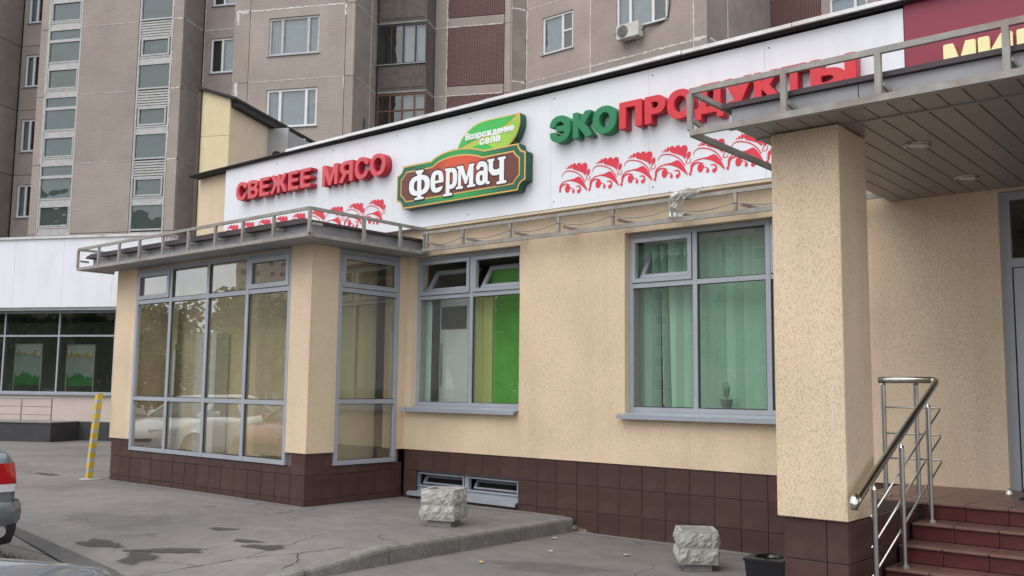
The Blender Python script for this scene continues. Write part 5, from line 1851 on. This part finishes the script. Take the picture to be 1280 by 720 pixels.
# ================================================================== ANNEX ABOVE THE SHOP ROOF
an = afr('annex', 'cream clad annex with a black sloping eave behind the sign', 'annex', -11.6, 20.5)
Fa = pl_front(19.0)
for z0, z1 in ((0.2, 5.2), (5.2, 7.35), (7.35, None)):
    if z1:
        MB(Fa).box(-12.02, -11.302, 0, .08, z0 + .004, z1 - .004).build('cladding_panel', CREAMP, an)
    else:
        MB().prism([(-12.02, z0 + .004), (-11.302, z0 + .004), (-11.302, 8.20), (-12.02, 8.44)], 19.0, 19.08).build('cladding_panel', CREAMP, an)
MB().box(-11.38, -11.30, 19.082, 20.6, .2, 8.15).build('cladding_panel', CREAMP2, an)
MB().box(-11.38, -11.30, 20.604, 23.1, .2, 8.15).build('cladding_panel', CREAMP2, an)
MB().box(-12.0, -11.385, 19.085, 23.1, .2, 8.1).build('core', CREAMP2, an)
ev = MB().add([(-12.10, 18.9, 8.47), (-11.12, 18.9, 8.15), (-11.12, 23.25, 8.20), (-12.10, 23.25, 8.52), (-12.10, 18.9, 8.53), (-11.12, 18.9, 8.21), (-11.12, 23.25, 8.26), (-12.10, 23.25, 8.58)],
              [(0, 3, 2, 1), (4, 5, 6, 7), (0, 1, 5, 4), (1, 2, 6, 5), (2, 3, 7, 6), (3, 0, 4, 7)]).build('eave', DARK, an)
MB().box(-11.3, -11.14, 19.05, 23.1, 8.02, 8.16).build('eave_board', DARK, an)
MB().box(-12.1, -12.03, 18.95, 19.1, .2, 8.46).build('corner_trim', JOINT, an)
du = afr('duct', 'galvanised rectangular air duct on the annex wall', 'duct', -11.0, 21.4)
MB().box(-11.29, -10.80, 20.85, 22.95, 7.30, 7.95).build('duct_body', DUCT, du, bev=.01)
MB().box(-11.295, -10.76, 20.80, 20.86, 7.26, 7.99).build('flange', DUCT, du)
MB().box(-11.29, -10.77, 21.75, 21.80, 7.28, 7.97).build('flange', DUCT, du)
MB().tube([(-11.05, 20.78, 7.3), (-11.05, 20.84, 7.3)], .12, 12).build('duct_collar', DARK, du)
ant = wthing('aerial_rod', 'thin dark rod standing on the roof edge behind the sign', 'rod', (-11.0, 9.9, 5.4))
MB().tube([(-11.55, 9.9, 5.1), (-11.53, 9.9, 6.0)], .02, 6).build('rod', DARK, ant)
MB().box(-11.62, -11.48, 9.83, 9.97, 5.08, 5.12).build('foot', DARK, ant)

# ================================================================== CARS
TYRE = mat('tyre rubber', (.02, .02, .021), .85)
RIM = mat('alloy rim', (.45, .46, .47), .35, metal=.8)
CGLASS = mat('car window glass', (.012, .016, .018), .06, spec=.8)
TAIL_R = mat('red tail lamp', (.42, .012, .014), .12, var=.12, vscale=14, spec=.7, coat=.5)
TAIL_W = mat('clear tail lamp', (.62, .60, .60), .12, var=.12, vscale=30, coat=.5)
HEADL = mat('head lamp', (.55, .58, .6), .08, var=.2, vscale=25, coat=.6)
TRIM = mat('black car trim', (.018, .018, .02), .5)
CHROME = mat('chrome', (.7, .7, .72), .12, metal=1)

def car(name, label, paint, loc, rot, group):
    t = thing(name, label, 'car', loc, rot, group)
    ip = lambda x, tb: float(np.interp(x, [p[0] for p in tb], [p[1] for p in tb]))
    wid = [(0, .60), (.03, .70), (.08, .755), (.16, .79), (.3, .825), (.7, .855), (2.2, .865), (3.5, .85), (4.0, .81), (4.22, .72), (4.34, .60), (4.4, .45)]
    top = [(0, .55), (.02, .60), (.045, .66), (.06, .99), (.09, 1.03), (.16, 1.055), (.35, 1.06), (.9, 1.045), (1.3, .98), (3.1, .98), (3.3, .955), (3.9, .87), (4.2, .76), (4.34, .66), (4.4, .55)]
    bot = [(0, .36), (.06, .27), (.2, .20), (.5, .20), (4.0, .19), (4.25, .24), (4.4, .36)]
    xs_ = sorted(set([0, .02, .045, .06, .09, .16, .23, .3, .4] + [round(.86 + .38 * math.sin(a * math.pi / 12), 3) for a in range(-6, 7)] + [1.4, 1.8, 2.2, 2.6, 3.0] +
                     [round(3.46 + .38 * math.sin(a * math.pi / 12), 3) for a in range(-6, 7)] + [3.95, 4.05, 4.15, 4.25, 4.32, 4.37, 4.4]))
    fz = [0, 0, .05, .22, .42, .62, .80, .93, .985, 1.0, 1.012]
    fw = [0, .78, .955, .99, 1.0, .995, .975, .935, .86, .5, 0]
    vs, fs = [], []
    for x in xs_:
        w_, zt, zb = ip(x, wid), ip(x, top), ip(x, bot)
        arch = 0
        for xc in (.86, 3.46):
            d = .375 ** 2 - (x - xc) ** 2
            if d > 0:
                arch = max(arch, .31 + math.sqrt(d) - .01)
        ring = []
        for f_, q in zip(fz, fw):
            z_ = zb + f_ * (zt - zb)
            y_ = q * w_
            if .05 <= f_ < .99 and z_ < arch:
                z_ = arch + .004 * f_
            ring.append((x, y_, z_))
        if arch:
            ring[1] = (x, w_ * .78, max(ring[1][2], arch))
            ring[2] = (x, w_ * .95, max(ring[2][2], arch))
        vs += [(x - 2.2, y_, z_) for x, y_, z_ in ring] + [(x - 2.2, -y_, z_) for x, y_, z_ in ring[-2:0:-1]]
    n = 2 * len(fz) - 2
    for i in range(len(xs_) - 1):
        for j in range(n):
            fs.append((i * n + j, i * n + (j + 1) % n, (i + 1) * n + (j + 1) % n, (i + 1) * n + j))
    fs += [tuple(range(n))[::-1], tuple(range((len(xs_) - 1) * n, len(xs_) * n))]
    me = MB().add(vs, fs).mesh('body', smooth=True)
    place('body', me, paint, t)
    # greenhouse: glass below, painted roof above
    def gh(z_, f):
        xr, xf_ = .62 + (1.28 - .62) * f, 3.22 - (3.22 - 2.45) * f
        w_ = .765 - .185 * f
        return [(xr - 2.2, -w_ * .93, z_), (xr - 2.26 + .0, 0, z_), (xr - 2.2, w_ * .93, z_), (1.9 - 2.2, w_, z_), (xf_ - 2.2, w_ * .93, z_), (xf_ - 2.12, 0, z_), (xf_ - 2.2, -w_ * .93, z_), (1.9 - 2.2, -w_, z_)]
    lv = [(.95, -.02), (1.03, .1), (1.36, .86), (1.40, .96)]
    vs = [p for z_, f in lv for p in gh(z_, f)]
    fs = [(i * 8 + j, i * 8 + (j + 1) % 8, (i + 1) * 8 + (j + 1) % 8, (i + 1) * 8 + j) for i in range(3) for j in range(8)]
    fs.append(tuple(range(24, 32)))
    MB().add(vs, fs).build('windows', CGLASS, t)
    vs = gh(1.375, .89) + gh(1.425, 1.0) + gh(1.45, 1.22)
    fs = [(i * 8 + j, i * 8 + (j + 1) % 8, (i + 1) * 8 + (j + 1) % 8, (i + 1) * 8 + j) for i in range(2) for j in range(8)] + [tuple(range(16, 24)), tuple(range(8))[::-1]]
    MB().add([(p[0], p[1] * 1.012, p[2]) for p in vs], fs).build('roof', paint, t, smooth=True)
    for s_ in (-1, 1):
        for a, b in (((.58, .735 * s_, .98), (1.27, .565 * s_, 1.39)), ((3.24, .735 * s_, .97), (2.47, .565 * s_, 1.39)), ((1.95, .775 * s_, .99), (1.93, .60 * s_, 1.39))):
            MB().bar((a[0] - 2.2, a[1], a[2]), (b[0] - 2.2, b[1], b[2]), .05, .07).build('pillar', paint, t)
        # tail lamp wrapping the rear corner, laid on the body surface
        def skin(x_, z_):
            zb_, zt_ = ip(x_, bot), ip(x_, top)
            return float(np.interp((z_ - zb_) / (zt_ - zb_), fz, fw)) * ip(x_, wid)
        for nm, zs_, m in (('tail_lamp', (.762, .80, .85, .90, .945), TAIL_R), ('reversing_lamp', (.69, .72, .758), TAIL_W)):
            vs = []
            for z_ in zs_:
                vs += [(.032 - 2.2, .40 * s_, z_), (.030 - 2.2, .52 * s_, z_), (.032 - 2.2, .62 * s_, z_), (.038 - 2.2, (skin(.06, z_) - .03) * s_, z_)]
                vs += [(x_ - 2.2 - .008, (skin(x_, z_) + .010) * s_, z_) for x_ in (.06, .09, .16, .23, .30, .37)]
                vs += [(.375 - 2.2, (skin(.37, z_) - .01) * s_, z_)]
            k_ = 11
            MB().add(vs, [(i * k_ + j, i * k_ + j + 1, (i + 1) * k_ + j + 1, (i + 1) * k_ + j) for i in range(len(zs_) - 1) for j in range(k_ - 1)]).build(nm, m, t, smooth=True)
        # head lamp
        vs = []
        for x_, y_ in ((4.345, .42), (4.31, .55), (4.23, .68), (4.08, .775), (3.95, .82)):
            vs += [(x_ - 2.2 + .004, (y_ + .004) * s_, .60), (x_ - 2.2 - .05, (y_ + .006) * s_, .745), (x_ - 2.24, (y_ - .05) * s_, .60), (x_ - 2.28, (y_ - .05) * s_, .745)]
        fs = [(4 * i + a, 4 * i + b, 4 * i + 4 + b, 4 * i + 4 + a) for i in range(4) for a, b in ((0, 1), (1, 3), (3, 2), (2, 0))]
        MB().add(vs, fs).build('head_lamp', HEADL, t)
        MB().box(2.85 - 2.2, 3.0 - 2.2, *sorted((.88 * s_, 1.02 * s_)), .98, 1.10).build('mirror', paint, t, bev=.03)
        for xc in (.86, 3.46):
            y0, y1 = .67 * s_, .85 * s_
            wh = MB().tube([(xc - 2.2, y0, .31), (xc - 2.2, y0 + (y1 - y0) * .08, .31), (xc - 2.2, y0 + (y1 - y0) * .9, .31), (xc - 2.2, y1, .31)], [.28, .31, .31, .28], 28).build('wheel', TYRE, t, smooth=False)
            MB().tube([(xc - 2.2, y1 - .01 * s_, .31), (xc - 2.2, y1 + .004 * s_, .31)], .205, 24).build('rim', RIM, wh)
            for a in range(5):
                th_ = a * 2 * math.pi / 5
                MB().bar((xc - 2.2, y1 + .006 * s_, .31), (xc - 2.2 + .19 * math.cos(th_), y1 + .006 * s_, .31 + .19 * math.sin(th_)), .02, .05).build('spoke', STEEL_B, wh)
        for x0, x1 in ((1.45, 1.46), (2.35, 2.36)):
            MB().box(x0 - 2.2 + .0, x0 - 2.2 + .16, *sorted((.868 * s_, .89 * s_)), .80, .83).build('door_handle', paint, t)
    # rear bumper: painted strip over a dark valance
    vs, fs = [], []
    bp_ = [(.36, .865), (.16, .845), (.06, .80), (.0, .70), (-.03, .5), (-.035, 0)]
    bp_ = bp_ + [(x_, -y_) for x_, y_ in bp_[-2::-1]]
    prof_ = [(.40, .02, 0), (.44, -.008, 0), (.50, -.012, 0), (.56, -.004, 0), (.60, .02, 0)]
    for x_, y_ in bp_:
        for z_, o_, _ in prof_:
            vs.append((x_ - 2.2 + o_, y_ * (1 - o_ * .5), z_))
    np_ = len(prof_)
    fs = [(i * np_ + j, i * np_ + j + 1, (i + 1) * np_ + j + 1, (i + 1) * np_ + j) for i in range(len(bp_) - 1) for j in range(np_ - 1)]
    MB().add(vs, fs).build('rear_bumper', paint, t, smooth=True)
    vs = []
    prof_ = [(.41, .03), (.33, .035), (.22, .08), (.20, .16)]
    for x_, y_ in bp_:
        for z_, o_ in prof_:
            vs.append((x_ - 2.2 + o_, y_ * (1 - o_ * .45), z_))
    np_ = len(prof_)
    fs = [(i * np_ + j, i * np_ + j + 1, (i + 1) * np_ + j + 1, (i + 1) * np_ + j) for i in range(len(bp_) - 1) for j in range(np_ - 1)]
    MB().add(vs, fs).build('rear_valance', TRIM, t, smooth=True)
    rf = MB().tube([(.035 - 2.2 - .025, -.62, .345), (.035 - 2.2 + .04, -.62, .345)], [.05, .045], 16).build('exhaust', CHROME, t)
    MB().box(2.14, 2.21, -.55, .55, .50, .56).build('grille', TRIM, t)
    MB().box(2.12, 2.205, -.40, .40, .30, .42).build('lower_grille', TRIM, t)
    MB().tube([(3.2 - 2.2, -.5, .985), (3.27 - 2.2, .1, .975)], .012, 6).tube([(3.2 - 2.2, .1, .985), (3.27 - 2.2, .6, .975)], .012, 6).build('wiper', TRIM, t)
    return t

P_SILVER = mat('silver blue car paint', (.17, .20, .22), .28, metal=.55, var=.03, coat=.6)
P_DARK = mat('slate car paint', (.16, .19, .22), .22, metal=.4, var=.03, coat=.7)
P_RED = mat('red car paint', (.42, .04, .02), .25, var=.03, coat=.7)
P_WHITE = mat('white car paint', (.72, .73, .73), .3, var=.03, coat=.6)
G_ = 'cars parked before the shop'
car('parked_car', 'silver blue sedan parked tail towards the shop entrance', P_SILVER, (-11.22, 3.05, 0.0), R(180), G_)
car('parked_car', 'slate grey car whose boot edge just shows near the silver sedan', P_DARK, (-2.74, -.45, 0), R(-59), G_)
car('parked_car', 'red car mirrored in the lower panes of the bay', P_RED, (-16.2, 2.2, 0), R(75), G_)
car('parked_car', 'white car mirrored in the lower panes of the bay beside the red one', P_WHITE, (-19.4, 3.0, 0), R(75), G_)

# ================================================================== TREES AND HOUSES ACROSS THE STREET (seen mirrored in the glass)
BARK = mat('bark', (.09, .07, .05), .95, var=.3, vscale=8, bump=.8, bscale=25)
LEAF = [mat('leaf mid green', (.10, .15, .05), .6, var=.25, vscale=2), mat('leaf olive', (.12, .15, .055), .6, var=.25, vscale=2)]
def tree(label, x, y, h, rc, m):
    t = thing('tree', label, 'tree', (x, y, 0), random.uniform(0, 6), 'trees across the street')
    b = MB()
    b.tube([(0, 0, 0), (.05, 0, h * .25), (-.05, .08, h * .5), (.1, 0, h * .8)], [.22, .17, .12, .03], 8)
    tips = []
    for i in range(12):
        a, z_ = random.uniform(0, 6.28), h * random.uniform(.10, .65)
        L = rc * random.uniform(.55, .9)
        e = (L * math.cos(a), L * math.sin(a), z_ + L * random.uniform(.3, .9))
        b.tube([(0, 0, z_), (e[0] * .5, e[1] * .5, z_ + (e[2] - z_) * .4), e], [.07, .045, .015], 5)
        tips.append(e)
    b.build('trunk', BARK, t)
    cl = [(Vector(e) + Vector((random.gauss(0, .4), random.gauss(0, .4), random.gauss(0, .4))), rc * random.uniform(.28, .45)) for e in tips for _ in range(3)]
    cl += [(Vector((random.gauss(0, rc * .35), random.gauss(0, rc * .35), h * random.uniform(.12, .9))), rc * .4) for _ in range(20)]
    n = 11000
    idx = rng.integers(0, len(cl), n)
    d = rng.normal(size=(n, 3)); d /= np.linalg.norm(d, axis=1)[:, None]
    rad = rng.random(n) ** .5
    C = np.array([c[0] for c in cl])[idx] + d * (np.array([c[1] for c in cl])[idx] * rad)[:, None]
    u = rng.normal(size=(n, 3)); u /= np.linalg.norm(u, axis=1)[:, None]
    v = np.cross(u, rng.normal(size=(n, 3))); v /= np.linalg.norm(v, axis=1)[:, None]
    sz = rng.uniform(.12, .24, n)[:, None]
    V = np.stack([C - u * sz, C + v * sz * .55, C + u * sz, C - v * sz * .55], 1).reshape(-1, 3)
    me = bpy.data.meshes.new('crown')
    me.from_pydata(V.tolist(), [], [(4 * i, 4 * i + 1, 4 * i + 2, 4 * i + 3) for i in range(n)])
    cr = place('crown', me, m, t)
for i, (x, y, h, rc) in enumerate(((-33, -8, 5.5, 2.3), (-29, -15, 6.2, 2.5), (-40, -17, 6.5, 2.6), (-19, -22, 7, 2.7), (-11, -26, 7.5, 2.8), (-48, -12, 6.5, 2.5))):
    tree(('mid green street tree nearest the parked cars across the street', 'olive street tree in the middle of the row across the street', 'tall mid green street tree before the five-storey house',
          'olive street tree mirrored in the wide shop window', 'mid green street tree at the end of the row by the nine-storey house', 'olive street tree beside the five-storey house')[i], x, y, h, rc, LEAF[i % 2])

def house(label, x, y, rot, w_, dpt, storeys, hst, m, ncol, roofc):
    t = thing('house', label, 'building', (x, y, 0), rot)
    H = storeys * hst + 1
    MB().box(-w_ / 2, w_ / 2, -dpt, 0, 0, H).build('wall', m, t)
    MB().box(-w_ / 2 - .4, w_ / 2 + .4, -dpt - .4, .4, H, H + .9).build('roof', roofc, t)
    wm = MB().box(-.8, .8, -.02, .06, -.75, .75).mesh('window', .02)
    wf = MB().box(-.7, .7, .062, .07, -.65, .65).mesh('pane')
    for i in range(ncol):
        for j in range(storeys):
            px = -w_ / 2 + w_ * (i + .5) / ncol
            f = place('window', wm, PVC, t, (px, .0, 1 + hst * (j + .5)))
            place('pane', wf, CGLASS, f, (0, 0, 0))
house('pale high-rise across the street, mirrored in the bay glass', -218, -140, R(-58), 17, 18, 14, 3.0, mat('pale panel wall', (.42, .38, .33), .9, var=.08), 5, CONC_D)
house('long five-storey house across the street, mirrored in the bay glass', -165, -18, R(-80), 60, 14, 5, 3.0, mat('buff brick wall', (.33, .26, .20), .9, var=.1), 14, CONC_D)
house('brown nine-storey house across the street, mirrored in the wide shop window', -52, -96, R(-25), 60, 14, 9, 2.9, mat('brown panel wall', (.30, .24, .20), .9, var=.1), 14, CONC_D)
